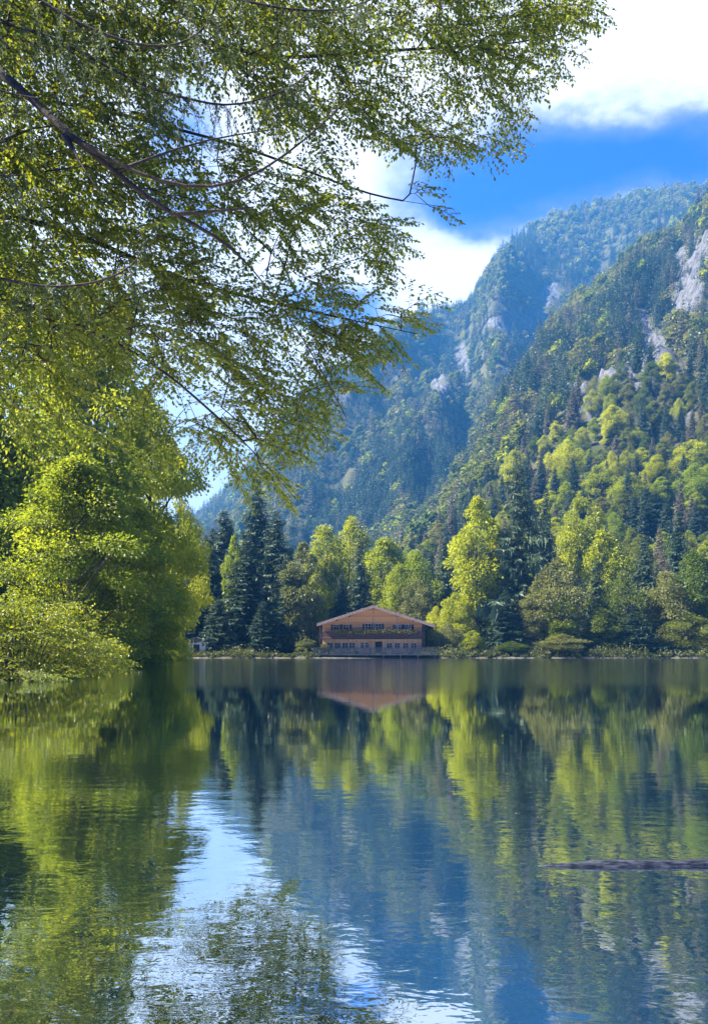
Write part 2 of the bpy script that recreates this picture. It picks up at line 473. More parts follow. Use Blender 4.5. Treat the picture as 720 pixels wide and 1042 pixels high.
# ------------------------------------------------------------------ haze
m, t, out = new_mat('valley_haze')
pv = t.node('ShaderNodeVolumePrincipled')
pv.inputs['Color'].default_value = (0.07, 0.33, 0.86, 1)
pv.inputs['Density'].default_value = 0.00032
pv.inputs['Anisotropy'].default_value = 0.2
t.link(pv.outputs[0], out.inputs['Volume'])
hz = MB(); hz.box(-3200, 3200, -300, 3400, -4, 800)
haze = hz.build('haze', m)
tag(haze, kind='stuff')

# ------------------------------------------------------------------ tree makers
def broadleaf_arrays(seed, h, rad, bottom, nclump, nleaf, lsz, flat=0.45, lean=0.0):
    """crown of leaf clumps spread through an uneven volume, and a trunk with limbs to the clumps"""
    g = np.random.default_rng(seed)
    crown, trunk = MB(), MB()
    tt = g.random(nclump) ** 0.85
    zc = h * (bottom + (1 - bottom) * tt * 0.97)
    prof = np.sin(np.pi * np.clip(tt * 0.86 + 0.14, 0, 1)) ** 0.62 
    lob = 1 + 0.22 * np.sin(g.random() * 6 + 3 * tt * 3)
    th = g.random(nclump) * 2 * np.pi
    rr = rad * prof * lob * (0.30 + 0.70 * g.random(nclump) ** 0.55)
    cen = np.stack([np.cos(th) * rr + lean * h * tt * tt, np.sin(th) * rr, zc - 0.05 * rr], -1)
    cr = rad * (0.20 + 0.24 * g.random(nclump)) * (0.55 + 0.45 * prof)
    wts = cr ** 2; wts /= wts.sum()
    per = g.multinomial(nleaf, wts)
    ctint = g.random(nclump)
    k = np.repeat(np.arange(nclump), per); N = len(k)
    d = unit(g.normal(size=(N, 3)))
    rad_u = (0.35 + 0.65 * g.random(N) ** 0.5)[:, None]
    off = d * rad_u * cr[k][:, None]
    off[:, 2] *= flat
    out_dir = unit(np.stack([np.cos(th), np.sin(th), np.zeros(nclump)], -1))[k]
    off[:, 2] -= 0.25 * np.maximum((off * out_dir).sum(1), 0)          # clumps droop at their outer edge
    c = cen[k] + off + g.normal(size=(N, 3)) * 0.08 * cr[k][:, None]
    axis = unit(out_dir * 0.7 + d * 0.8 + np.array([0, 0, -0.25]) + g.normal(size=(N, 3)) * 0.4)
    nrm = unit(d * 0.6 + out_dir * 0.25 + np.array([0, 0, 0.9]) + g.normal(size=(N, 3)) * 0.5)
    tint = np.clip(0.55 * ctint[k] + 0.45 * g.random(N), 0, 1)
    ls = lsz * (0.7 + 0.6 * g.random(N))
    crown.leaves(c, axis, nrm, ls, ls * 0.72, tint)
    zt = np.linspace(0, h * 0.9, 9)
    ax = np.stack([lean * h * (zt / h) ** 2 + 0.02 * h * np.sin(zt / h * 5 + seed), 0.02 * h * np.cos(zt / h * 4 + seed) - 0.02 * h, zt - 0.3], -1)
    r0 = 0.022 * h
    trunk.tube(ax, r0 * (1 - 0.93 * (zt / zt[-1])) * (1 + 0.5 * np.exp(-zt / (0.03 * h))), 8)
    big_ = np.argsort(-cr)[:26]
    for i in big_:
        za = max(0.12 * h, cen[i, 2] - 0.55 * np.hypot(cen[i, 0], cen[i, 1]) - 0.05 * h)
        a0 = np.array([np.interp(za, zt, ax[:, j]) for j in range(3)])
        s = np.linspace(0, 1, 5)[:, None]
        pts = a0 * (1 - s) + cen[i] * s + np.array([0, 0, 1.0]) * 0.06 * h * (s - s * s)
        trunk.tube(pts, np.linspace(r0 * 0.42 * (1 - 0.6 * za / h), r0 * 0.06, 5), 5)
    return crown, trunk

def conifer_arrays(seed, h, rad, nwh, nbr, ntw, droop=0.35, bottom=0.05, ragged=0.3, nw=1.0, fringe=0.42):
    """a spruce: whorls of drooping boughs, each bough fringed with hanging twigs"""
    g = np.random.default_rng(seed)
    crown, trunk = MB(), MB()
    C, A, Nn, L, W, T = [], [], [], [], [], []
    zs = h * (bottom + (0.985 - bottom) * (np.arange(nwh) + 0.5) / nwh)
    for i, z in enumerate(zs):
        f = (z - h * bottom) / (h * (1 - bottom))
        base_len = rad * ((1 - f) ** 0.85) * (0.6 + 0.4 * min(1, f * 6)) + 0.02 * h
        ph0 = g.random() * 6.28
        for j in range(nbr):
            ph = ph0 + 6.283 * j / nbr + g.normal() * 0.25
            ln = base_len * (1 + ragged * g.normal() * 0.8)
            if ln < 0.05 * rad or g.random() < 0.07: continue
            dirh = np.array([math.cos(ph), math.sin(ph), 0]); sid = np.array([-dirh[1], dirh[0], 0])
            zb = z + g.normal() * h * 0.008
            bt = g.random()
            s = np.linspace(0.12, 1, ntw)
            q = np.stack([dirh[0] * s * ln, dirh[1] * s * ln, zb + ln * (0.12 * s - droop * (1.3 * s - 0.45 * s ** 3))], -1)
            for side in (-1, 1):
                tl = np.minimum(ln * (fringe * (1 - 0.72 * s) + 0.06), 0.062 * h)  * (0.7 + 0.6 * g.random(ntw))
                C.append(q); A.append(dirh * 0.75 + sid * side * 0.8 + np.array([0, 0, -0.32]) + g.normal(size=(ntw, 3)) * 0.22)
                Nn.append(np.array([0, 0, 1.0]) + dirh * 0.3 + g.normal(size=(ntw, 3)) * 0.35)
                L.append(tl); W.append(tl * 0.34 * nw); T.append(np.clip(0.6 * bt + 0.4 * g.random(ntw), 0, 1))
            C.append(q - np.array([0, 0, 0.01 * h])); A.append(np.array([0, 0, -1.0]) + dirh * 0.5 + g.normal(size=(ntw, 3)) * 0.3)
            Nn.append(sid + dirh * 0.6 + g.normal(size=(ntw, 3)) * 0.4); tl = ln * 0.24 * (0.5 + g.random(ntw)); L.append(tl); W.append(tl * 0.4 * nw)
            T.append(np.clip(0.6 * bt + 0.4 * g.random(ntw), 0, 1))
            C.append(q[-1:]); A.append((dirh + np.array([0, 0, 0.1]))[None]); Nn.append(np.array([[0, 0, 1.0]])); L.append(np.array([ln * 0.22])); W.append(np.array([ln * 0.09]))
            T.append(np.array([bt]))
    crown.leaves(np.concatenate(C), np.concatenate([np.atleast_2d(a) for a in A]), np.concatenate([np.atleast_2d(a) for a in Nn]), np.concatenate(L), np.concatenate(W), np.concatenate(T), 0.05)
    zt = np.linspace(-0.3, h, 8)
    trunk.tube(np.stack([0.004 * h * np.sin(zt / h * 6 + seed), 0 * zt, zt], -1), 0.016 * h * (1 - 0.97 * np.clip(zt / h, 0, 1)), 7)
    return crown, trunk

PROTO = {}
def proto(key, maker, *a, **k):
    c, tr = maker(*a, **k)
    PROTO[key] = (c.mesh('crown'), tr.mesh('trunk', True))
    PROTO[key][0].materials.append(M['beech']); PROTO[key][1].materials.append(M['bark'])
    hmax = float(np.concatenate(c.v)[:, 2].max()); vx = np.concatenate(c.v)[:, :2]
    PROTO[key] += (hmax, float(np.percentile(np.hypot(vx[:, 0], vx[:, 1]), 97)))

# far-shore and slope kinds
for i in range(4): proto('b%d' % i, broadleaf_arrays, 100 + i, 18.0, (5.4, 4.6, 6.2, 4.0)[i], (0.10, 0.08, 0.12, 0.05)[i], (75, 68, 80, 75)[i], (13000, 12000, 14000, 12000)[i], 0.40, 0.72)
for i in range(3): proto('c%d' % i, conifer_arrays, 200 + i, 24.0, (4.3, 3.6, 5.2)[i], (36, 32, 34)[i], (10, 9, 10)[i], 10, (0.42, 0.5, 0.35)[i], 0.04, (0.25, 0.32, 0.4)[i])
proto('p0', conifer_arrays, 210, 26.0, 5.6, 32, 9, 17, 0.30, 0.08, 0.5, 0.75, 0.26)
# left-bank kinds, finer leaves
for i in range(3): proto('l%d' % i, broadleaf_arrays, 300 + i, 20.0, (6.2, 5.6, 6.6)[i], 0.02, (105, 95, 115)[i], (36000, 33000, 38000)[i], 0.30, 0.36)

def tree(name, key, x, y, ztop, width, label, mat, group=None, cat='tree', rz=None, z0=None):
    cm, tm, h, rd = PROTO[key]
    zb = H1(x, y) if z0 is None else z0
    sz = max(0.05, (ztop - zb)) / h; sx = width / 2 / rd
    o = empty(name, (x, y, zb), label, cat, group, random.random() * 6.28 if rz is None else rz, (sx, sx, sz))
    link('crown', cm, M[mat], o); link('trunk', tm, M['bark'], o)
    return o

# ------------------------------------------------------------------ chalet
def wood_mat(name, ca, cb, axis='Z', board=0.22):
    m, t, out = new_mat(name)
    tc = t.node('ShaderNodeTexCoord')
    sp = t.node('ShaderNodeSeparateXYZ'); t.link(tc.outputs['Object'], sp.inputs[0])
    co = sp.outputs[axis]
    row = t.math('FLOOR', t.math('DIVIDE', co, board))
    fr_ = t.math('FRACT', t.math('DIVIDE', co, board))
    wn = t.node('ShaderNodeTexWhiteNoise', noise_dimensions='1D'); t.link(row, wn.inputs['W'])
    st = (1.0, 1.0, 9.0) if axis == 'Z' else (9.0, 9.0, 1.0)
    n = t.noise(t.mapping(tc.outputs['Object'], scale=st), 1.6, 6, 0.65)
    f = t.math('MULTIPLY_ADD', wn.outputs['Value'], 0.5, t.math('MULTIPLY', n, 0.55))
    gap = t.maprange(t.math('ABSOLUTE', t.math('SUBTRACT', fr_, 0.5)), 0.44, 0.49)
    c = t.mix(f, (*ca, 1), (*cb, 1))
    c = t.mix(gap, c, (0.03, 0.015, 0.008, 1))
    p = t.node('ShaderNodeBsdfPrincipled'); t.link(c, p.inputs['Base Color']); p.inputs['Roughness'].default_value = 0.7
    t.link(p.outputs[0], out.inputs['Surface'])
    return m
M['timber'] = wood_mat('orange_timber', (0.24, 0.095, 0.028), (0.70, 0.36, 0.13))
M['pale_timber'] = wood_mat('pale_timber', (0.42, 0.22, 0.10), (0.70, 0.46, 0.26), 'X', 0.3)
M['dark_wood'] = simple_mat('dark_wood', (0.022, 0.012, 0.009), (0.055, 0.028, 0.020), 3.0, 0.7, 0.2)  # tone lowered so the balcony railing carries the balcony's shadow in its colour
M['grey_wood'] = simple_mat('grey_wood', (0.010, 0.014, 0.022), (0.032, 0.040, 0.052), 3.0, 0.8, 0.2)
M['pale_edge'] = simple_mat('pale_verge', (0.13, 0.09, 0.07), (0.24, 0.18, 0.14), 3.0, 0.7, 0.1)
M['shingle'] = wood_mat('roof_shingle', (0.075, 0.055, 0.048), (0.17, 0.13, 0.11), 'Y', 0.35)
M['white'] = simple_mat('white_paint', (0.42, 0.38, 0.33), (0.55, 0.50, 0.45), 3.0, 0.5, 0.0)
M['plaster'] = simple_mat('old_plaster', (0.42, 0.41, 0.39), (0.66, 0.64, 0.60), 2.0, 0.9, 0.2)
M['stone'] = simple_mat('grey_stone', (0.16, 0.16, 0.155), (0.36, 0.35, 0.33), 2.2, 0.9, 0.8)
m, t, out = new_mat('window_glass')
p = t.node('ShaderNodeBsdfPrincipled'); p.inputs['Base Color'].default_value = (0.012, 0.014, 0.016, 1); p.inputs['Roughness'].default_value = 0.06
t.link(p.outputs[0], out.inputs['Surface']); M['glass'] = m

CH_Y = 142.0
S = CH_Y / FPX
ch = empty('chalet', ((378.3 - 360) * S, CH_Y, 0.0), 'wide timber chalet with low gable roof and flowered balcony above the lake', 'chalet', rz=R(-2.5))
zz = lambda py: CAM_H + (HOR - py) * S
W2, DP = 8.75, 13.0
z_deck, z_bal, z_rail = 0.72, zz(649.6), zz(642.8)
RX = 0.25                                     # the ridge sits a little right of the middle of the wall
z_r = zz(616.5); sl = 0.325
roof_under = lambda x: z_r - 0.30 - sl * abs(x - RX)
b_ = MB(); b_.box(-W2, W2, 0.0, DP, 0.3, z_bal - 0.12); b_.build('lower_wall', M['pale_timber'], ch)
b_ = MB()
zl, zr_, zm_ = roof_under(-W2), roof_under(W2), roof_under(RX)
b_.add([(-W2, 0, z_bal - .12), (RX, 0, z_bal - .12), (W2, 0, z_bal - .12), (W2, 0, zr_), (RX, 0, zm_), (-W2, 0, zl),
        (-W2, DP, z_bal - .12), (RX, DP, z_bal - .12), (W2, DP, z_bal - .12), (W2, DP, zr_), (RX, DP, zm_), (-W2, DP, zl)],
       [(0, 1, 4, 5), (1, 2, 3, 4), (7, 6, 11, 10), (8, 7, 10, 9), (6, 0, 5, 11), (2, 8, 9, 3), (5, 4, 10, 11), (4, 3, 9, 10), (6, 7, 1, 0), (7, 8, 2, 1)])
b_.build('upper_wall', M['timber'], ch)
OVF, XL, XR = 2.3, -9.5, 10.9
rf = MB()
rf.prism([(XL, roof_under(XL) + .02), (RX, zm_ + .02), (RX, zm_ + .24), (XL, roof_under(XL) + .24)], -OVF, DP + 1.2)
rf.prism([(RX, zm_ + .02), (XR, roof_under(XR) + .02), (XR, roof_under(XR) + .24), (RX, zm_ + .24)], -OVF, DP + 1.2)
roof = rf.build('roof', M['shingle'], ch)
vg = MB()
vg.prism([(XL - .05, roof_under(XL) - .2), (RX, zm_ - .2), (RX, zm_ + .30), (XL - .05, roof_under(XL) + .30)], -OVF - .08, -OVF - .005)
vg.prism([(RX, zm_ - .2), (XR + .05, roof_under(XR) - .2), (XR + .05, roof_under(XR) + .30), (RX, zm_ + .30)], -OVF - .08, -OVF - .005)
vg.build('verge_board', M['pale_edge'], roof)
for x in (-6.2, -3.9, RX, 4.4, 7.2):
    q = MB(); q.box(x - .11, x + .11, -OVF + .1, 0.0, roof_under(x) - .26, roof_under(x) + .0); q.build('purlin', M['dark_wood'], roof)
for x in (-4.0, RX, 4.45):                     # slim posts that carry the overhang
    q = MB(); q.box(x - .075, x + .075, -1.55, -1.4, z_rail + .02, roof_under(x) - .27); q.build('roof_post', M['pale_edge'], ch)
for s_ in (-1, 1):
    q = MB(); x = s_ * (W2 + .28); q.box(x - .12, x + .12, -1.6, -1.36, z_deck, roof_under(x) - .02); q.build('corner_post', M['dark_wood'], ch)
# balcony
q = MB(); q.box(-W2 - .15, W2 + .15, -1.65, -0.005, z_bal - .16, z_bal + .04); bal = q.build('balcony', M['dark_wood'], ch)
q = MB(); q.box(-W2 - .15, W2 + .15, -1.66, -1.58, z_rail - .1, z_rail); q.box(-W2 - .15, W2 + .15, -1.66, -1.58, z_bal + .12, z_bal + .2)
for k in range(78):
    x = -W2 + k * (2 * W2 / 77); q.box(x - .095, x + .095, -1.63, -1.60, z_bal + .2, z_rail - .1)
q.build('balcony_railing', M['dark_wood'], bal)
q = MB(); q.box(-6.2, 7.6, -1.95, -1.67, z_rail - .42, z_rail - .14); q.build('flower_box', M['dark_wood'], bal)
g = np.random.default_rng(5)
for nm, mt, n_, zo in (('box_plant', 'beech', 1700, -.05), ('geranium', 'red_leaf', 900, .05)):
    q = MB(); n = n_
    c = np.stack([g.uniform(-6.4, 7.8, n), -1.82 + g.normal(size=n) * .14, z_rail + zo + g.normal(size=n) * .17 + .22 * np.sin(g.uniform(0, 60, n))], -1)
    q.leaves(c, g.normal(size=(n, 3)) + [0, -.4, .2], g.normal(size=(n, 3)) + [0, -1, 0.3], g.uniform(.12, .24, n), g.uniform(.1, .18, n), g.random(n))
    q.build(nm, M[mt], bal)
# windows and doors: part > frame, pane, shutters
def window(x, z0, z1, wd, y=0.0, shutters=True, name='window', lintel=True):
    q = MB(); q.box(x - wd / 2, x + wd / 2, y - .035, y - .004, z0, z1); win = q.build(name, M['glass'], ch)
    q = MB(); e = .05
    q.box(x - wd / 2 - e, x + wd / 2 + e, y - .08, y - .003, z1, z1 + e); q.box(x - wd / 2 - e, x + wd / 2 + e, y - .10, y - .003, z0 - e, z0)
    q.box(x - wd / 2 - e, x - wd / 2, y - .08, y - .003, z0, z1); q.box(x + wd / 2, x + wd / 2 + e, y - .08, y - .003, z0, z1)
    q.box(x - .03, x + .03, y - .07, y - .037, z0, z1); q.box(x - wd / 2, x - .031, y - .065, y - .037, (z0 + z1) / 2 + .1, (z0 + z1) / 2 + .15); q.box(x + .031, x + wd / 2, y - .065, y - .037, (z0 + z1) / 2 + .1, (z0 + z1) / 2 + .15)
    q.build('frame', M['white'] if name == 'window' else M['dark_wood'], win)
    if shutters:
        for s_ in (-1, 1):
            q = MB(); xs = x + s_ * (wd / 2 + e + .22); q.box(xs - .2, xs + .2, y - .07, y - .006, z0 - .02, z1 + .02); q.build('shutter', M['dark_wood'], win)
    return win
pxx = lambda p_: (p_ - 378.3) * S
for p_ in (342, 352): window(pxx(p_), zz(641.2), zz(635.6), .95)
for p_ in (374.2, 384.8): window(pxx(p_), zz(641.4), zz(634.8), 1.0)
for p_ in (405, 415): window(pxx(p_), zz(641.2), zz(635.8), .95)
for p_ in (335.3, 343.2, 350.9, 358): window(pxx(p_), zz(660), zz(654.3), .95, shutters=False)
for p_ in (368.5, 373.2): window(pxx(p_), zz(659.5), zz(654.0), .55, shutters=False)
window(pxx(385.2), z_deck + .15, zz(653.2), 1.15, shutters=False, name='door')
for p_ in (396, 404, 412.5, 420.5): window(pxx(p_), zz(660), zz(654.6), .9, shutters=False)
# terrace on posts over the shore
TX0, TX1, TY = -9.9, 11.2, -5.6
q = MB(); q.box(TX0, TX1, TY, -0.01, z_deck - .22, z_deck - .02); ter = q.build('terrace', M['grey_wood'], ch)
q = MB()
zt0, zt1 = z_deck, zz(659.2)
q.box(TX0, TX1, TY + .02, TY + .12, zt1 - .09, zt1); q.box(TX0, TX1, TY + .04, TY + .10, zt0 + .1, zt0 + .18)
for k in range(108):
    x = TX0 + .05 + k * (TX1 - TX0 - .1) / 107; q.box(x - .05, x + .05, TY + .05, TY + .09, zt0 + .18, zt1 - .09)
for k in range(10):
    x = TX0 + .1 + k * (TX1 - TX0 - .2) / 9; q.box(x - .08, x + .08, TY - .02, TY + .019, zt0 - .02, zt1 + .05)
q.build('terrace_railing', M['grey_wood'], ter)
for k in range(8):
    x = TX0 + .4 + k * (TX1 - TX0 - .8) / 7
    q = MB(); q.tube([(x, TY + .35, -1.6), (x, TY + .35, z_deck - .22)], .14, 8); q.build('pile', M['dark_wood'], ter)
# pots and parasols are too small to read; a few terrace tables with benches
for k, x in enumerate((-8.2, -4.6, 2.9, 6.6)):
    tb = empty('terrace_table', (ch.location.x + x, CH_Y - 3.0, z_deck - .02), ['wooden table at the left end of the chalet terrace', 'wooden table left of the chalet door', 'wooden table right of the chalet door', 'wooden table at the right end of the chalet terrace'][k], 'table', 'tables on the chalet terrace')
    q = MB(); q.box(-.9, .9, -.4, .4, .70, .76); q.build('tabletop', M['dark_wood'], tb)
    for sx in (-.75, .75):
        q = MB(); q.box(sx - .04, sx + .04, -.32, .32, 0, .70); q.build('leg', M['dark_wood'], tb)

# ------------------------------------------------------------------ small hut among the dark conifers
hx, hy = P(200, 665, 141)[:2]
hz0 = H1(hx, hy) - .05
hut = empty('lake_hut', (hx, hy, hz0), 'small pale walled hut with a dark doorway under the blue spruces', 'hut', rz=R(4))
q = MB(); q.box(-1.65, -.55, 0, 2.4, 0, 2.35); q.box(.55, 1.65, 0, 2.4, 0, 2.35); q.box(-.55, .55, 0, 2.4, 1.95, 2.35); q.build('wall', M['plaster'], hut)
q = MB(); q.box(-.55, .55, .25, .31, 0, 1.95); q.build('door', M['dark_wood'], hut)
q = MB(); q.prism([(-2.0, 2.30), (0, 3.1), (0, 3.25), (-2.0, 2.45)], -.4, 2.8); q.prism([(0, 3.1), (2.0, 2.30), (2.0, 2.45), (0, 3.25)], -.4, 2.8)
q.add([(-1.65, .02, 2.35), (1.65, .02, 2.35), (0, .02, 3.05), (0, .02, 3.05)], [(0, 1, 2, 3)]); q.build('roof', M['shingle'], hut)

# ------------------------------------------------------------------ trees with a place of their own
def Yfor(px, pyb, y0=141.0):
    """depth on the hillside where the ground shows at row pyb of column px"""
    ys = np.arange(y0, 640, 1.0)
    xs = (px - 360) / FPX * ys
    pr = HOR - FPX * (height(xs, ys) - CAM_H) / ys
    ok = np.nonzero(pr <= pyb)[0]
    return float(ys[ok[0]]) if len(ok) else 640.0

def px_tree(px, top, wpx, key, mat, label, Y=None, base=None, group=None, name=None, cat='tree'):
    if Y is None: Y = Yfor(px, base)
    x = (px - 360) / FPX * Y
    zt = CAM_H + (HOR - top) / FPX * Y
    nm = name or ('spruce_tree' if key[0] == 'c' else 'pine_tree' if key[0] == 'p' else 'broadleaf_tree')
    return tree(nm, key, x, Y, zt, wpx / FPX * Y, label, mat, group, cat)

FEATURES = [
 # behind the hut, in the shade on the left of the far shore
 (193, 585, 39, 'c1', 'spruce', 'short dark spruce directly behind the pale hut', 150),
 (212, 548, 52, 'c0', 'spruce', 'dark blue spruce just right of the pale hut', 153),
 (228, 520, 59, 'c2', 'spruce', 'broad dark spruce reaching above the bright green birch', 163),
 (238, 543, 26, 'b3', 'lime', 'narrow bright green birch lit among the dark spruces', 151),
 (252, 545, 62, 'c1', 'spruce', 'wide low boughed dark spruce right of the bright green birch', 149),
 (262, 486, 59, 'c0', 'spruce', 'tallest dark spruce on the left half of the far shore', 168),
 (281, 520, 57, 'c2', 'spruce', 'dark spruce between the tallest spruce and the pale birch beside the chalet', 157),
 (292, 565, 44, 'c1', 'spruce', 'lower dark spruce left of the pale birch beside the chalet', 147),
 (222, 610, 40, 'c2', 'spruce', 'low wide dark spruce by the water right of the hut', 143),
 (268, 612, 40, 'c0', 'spruce', 'small dark spruce by the water below the tallest spruce', 143),
 # round the chalet
 (308, 550, 46, 'b3', 'olive', 'slim pale birch closest to the left end of the chalet', 147),
 (323, 580, 30, 'b1', 'lime', 'small pale green tree over the left eave of the chalet', 152),
 (330, 532, 70, 'b0', 'lime', 'round yellow green tree behind the left half of the chalet roof', 176),
 (358, 523, 66, 'b2', 'lime', 'tall yellow green tree behind the chalet ridge', 190),
 (366, 549, 32, 'c1', 'spruce', 'single dark spruce rising straight behind the chalet ridge', 165),
 (347, 585, 34, 'c0', 'spruce', 'short dark spruce behind the left slope of the chalet roof', 160),
 (390, 546, 60, 'b1', 'lime', 'bright green tree just right of the spruce behind the chalet', 172),
 (406, 572, 46, 'b0', 'lime', 'light green tree behind the right slope of the chalet roof', 160),
 (424, 558, 56, 'b2', 'lime', 'rounded light green tree above the right end of the chalet roof', 170),
 (436, 590, 30, 'c0', 'spruce', 'small dark spruce above the right eave of the chalet', 160),
 (452, 548, 32, 'c2', 'spruce', 'dark spruce between the chalet and the tall yellow tree', 168),
 (443, 616, 30, 'b2', 'yellow', 'yellow bushy tree touching the right eave of the chalet', 150),
 (463, 602, 40, 'b0', 'yellow', 'low bright yellow tree right of the chalet', 147),
 (456, 634, 34, 'b2', 'olive', 'pale green shrub below the low yellow tree by the chalet', 143),
 (314, 575, 50, 'b2', 'lime', 'low round light green tree left of the chalet behind the pale birch', 158),
 # right of the chalet
 (484, 503, 58, 'b3', 'yellow', 'tall bright yellow tree left of the big dark pine', 152),
 (503, 530, 44, 'b1', 'lime', 'yellow green tree between the tall yellow tree and the big dark pine', 154),
 (527, 462, 66, 'p0', 'spruce', 'big dark ragged pine towering over the right shore', 150),
 (514, 600, 44, 'c1', 'spruce', 'dark spruce low in front of the big dark pine', 144),
 (555, 498, 34, 'c0', 'spruce', 'slim dark spruce right of the big dark pine', 168),
 (590, 503, 62, 'b0', 'lime', 'dark centred round beech with a bright rim halfway up the right slope', 190),
 (566, 566, 68, 'b2', 'olive', 'broad pale green willow by the water right of the big pine', 146),
 (612, 538, 50, 'b1', 'yellow', 'yellow tree above the broad willow on the right shore', 168),
 (545, 590, 36, 'b3', 'olive', 'slim pale tree at the left edge of the broad willow', 144),
 (571, 606, 38, 'b3', 'lime', 'light green sapling in front of the broad willow', 143),
 (632, 580, 60, 'b2', 'beech', 'dark green round tree by the water right of the willow', 148),
 (655, 545, 44, 'c2', 'spruce', 'blue green spruce behind the round dark tree on the right shore', 160),
 (676, 580, 62, 'b0', 'olive', 'grey green spreading tree by the water far along the right shore', 147),
 (706, 560, 64, 'b1', 'beech', 'dark green tree by the water at the right edge of the photo', 149),
 (690, 520, 40, 'c0', 'spruce', 'tall dark spruce behind the spreading grey green tree', 172),
 (645, 622, 48, 'c2', 'spruce', 'low dark spruce bending over the right waterline', 142),
 (612, 618, 44, 'b1', 'beech', 'small dark green tree by the water right of the round shrub', 143),
 (700, 622, 56, 'b2', 'beech', 'low leafy tree hanging over the water at the right edge', 142.5),
]
for (px, top, wp, key, mat, lab, Y) in FEATURES: px_tree(px, top, wp, key, mat, lab, Y)
SLOPE_FEATURES = [
 (523, 457, 34, 'b0', 'yellow', 'round yellow beech crown just above the big dark pine', 510),
 (576, 446, 40, 'b2', 'yellow', 'wide yellow beech crown high on the slope right of the pine', 500),
 (608, 472, 42, 'b0', 'lime', 'yellow green beech crown in the middle of the right slope', 525),
 (622, 412, 28, 'b1', 'yellow', 'highest bright yellow tree under the grey cliffs', 455),
 (652, 455, 24, 'b3', 'yellow', 'small bright yellow crown among dark spruces right of the highest yellow tree', 492),
 (575, 490, 28, 'b1', 'lime', 'small yellow green crown above the dark centred beech', 540),
 (640, 480, 46, 'b2', 'lime', 'long sloping yellow green crown right of mid slope', 530),
 (668, 462, 36, 'b0', 'lime', 'light green beech left of the rightmost yellow beech', 505),
 (704, 447, 48, 'b0', 'yellow', 'rightmost wide yellow beech crown at the photo edge', 500),
 (706, 470, 42, 'b2', 'lime', 'light green beech below the rightmost yellow beech', 525),
 (612, 505, 36, 'b3', 'olive', 'olive crowned tree below the yellow green beech of mid slope', 560),
 (665, 500, 40, 'c1', 'spruce', 'dark pointed spruce below the light green beeches on the right slope', 560),
 (645, 505, 30, 'c0', 'spruce', 'slim dark spruce left of the pointed spruce on the right slope', 565),
 (537, 500, 30, 'c0', 'spruce', 'dark spruce behind the top of the big dark pine', 560),
]
for (px, top, wp, key, mat, lab, base) in SLOPE_FEATURES: px_tree(px, top, wp, key, mat, lab, base=base)

# wood on the right slope: single trees, nearer than the far-off mountain wood
taken = []
spots = []
tries = 0
while len(spots) < 330 and tries < 9000:
    tries += 1
    Y = 152 + 215 * RNG.random() ** 0.8; pxv = 405 + 340 * RNG.random()
    x = (pxv - 360) / FPX * Y
    if Y < 165 and pxv < 440: continue
    if any((x - a) ** 2 + (Y - b) ** 2 < 5.6 ** 2 for a, b in spots): continue
    spots.append((x, Y))
for (x, Y) in spots:
    px = 360 + FPX * x / Y
    z = H1(x, Y)
    zone = 'the foot' if Y < 205 else 'the middle' if Y < 285 else 'the upper part'
    side = 'the left end of ' if px < 520 else ''
    rnd = RNG.random()
    pz = fbm(np.array([x / 30.0]), np.array([Y / 30.0]), 2)[0]
    if rnd + 0.5 * pz < 0.52:
        k = RNG.integers(0, 3); hh = RNG.uniform(11, 19) ; ww = hh * RNG.uniform(.28, .40)
        mt = ('spruce', 'spruce', 'dusty')[RNG.integers(0, 3)]
        lab = ('dark green' if mt == 'spruce' else 'grey brown') + ' spruce in the wood on ' + zone + ' of the right slope'
        tree('spruce_tree', 'c%d' % k, x, Y, z + hh, ww, lab, mt, ('dark' if mt == 'spruce' else 'dusty') + ' spruces on ' + zone + ' of the right slope')
    else:
        k = RNG.integers(0, 4); hh = RNG.uniform(9, 15); ww = hh * RNG.uniform(.5, .8)
        mt = ('beech', 'olive', 'lime', 'lime', 'beech', 'yellow')[RNG.integers(0, 6)]
        cn = {'beech': 'dark green', 'olive': 'olive green', 'lime': 'light green', 'yellow': 'yellow leaved'}[mt]
        tree('broadleaf_tree', 'b%d' % k, x, Y, z + hh, ww, cn + ' broadleaf tree in the wood on ' + zone + ' of the right slope', mt, cn + ' broadleaf trees on ' + zone + ' of the right slope')
# wood behind the far left shore and behind the chalet
spots2 = []
while len(spots2) < 110:
    Y = 156 + 130 * RNG.random(); pxv = 20 + 430 * RNG.random(); x = (pxv - 360) / FPX * Y
    if any((x - a) ** 2 + (Y - b) ** 2 < 6.5 ** 2 for a, b in spots2): continue
    spots2.append((x, Y))
for (x, Y) in spots2:
    px = 360 + FPX * x / Y; z = H1(x, Y)
    if px < 300:
        cap = 505 if px < 240 else 525
        hh = min(RNG.uniform(17, 26), CAM_H + (HOR - cap) / FPX * Y - z); 
        tree('spruce_tree', 'c%d' % RNG.integers(0, 3), x, Y, z + hh, hh * .34, 'dark spruce in the shaded wood behind the hut on the far left shore', 'spruce', 'dark spruces in the wood behind the hut')
    else:
        hh = min(RNG.uniform(10, 16), CAM_H + (HOR - 548) / FPX * Y - z)
        mt = ('beech', 'lime', 'olive')[RNG.integers(0, 3)]; cn = {'beech': 'dark green', 'olive': 'olive green', 'lime': 'light green'}[mt]
        tree('broadleaf_tree', 'b%d' % RNG.integers(0, 4), x, Y, z + hh, hh * .6, cn + ' broadleaf tree in the wood behind the chalet', mt, cn + ' broadleaf trees in the wood behind the chalet')

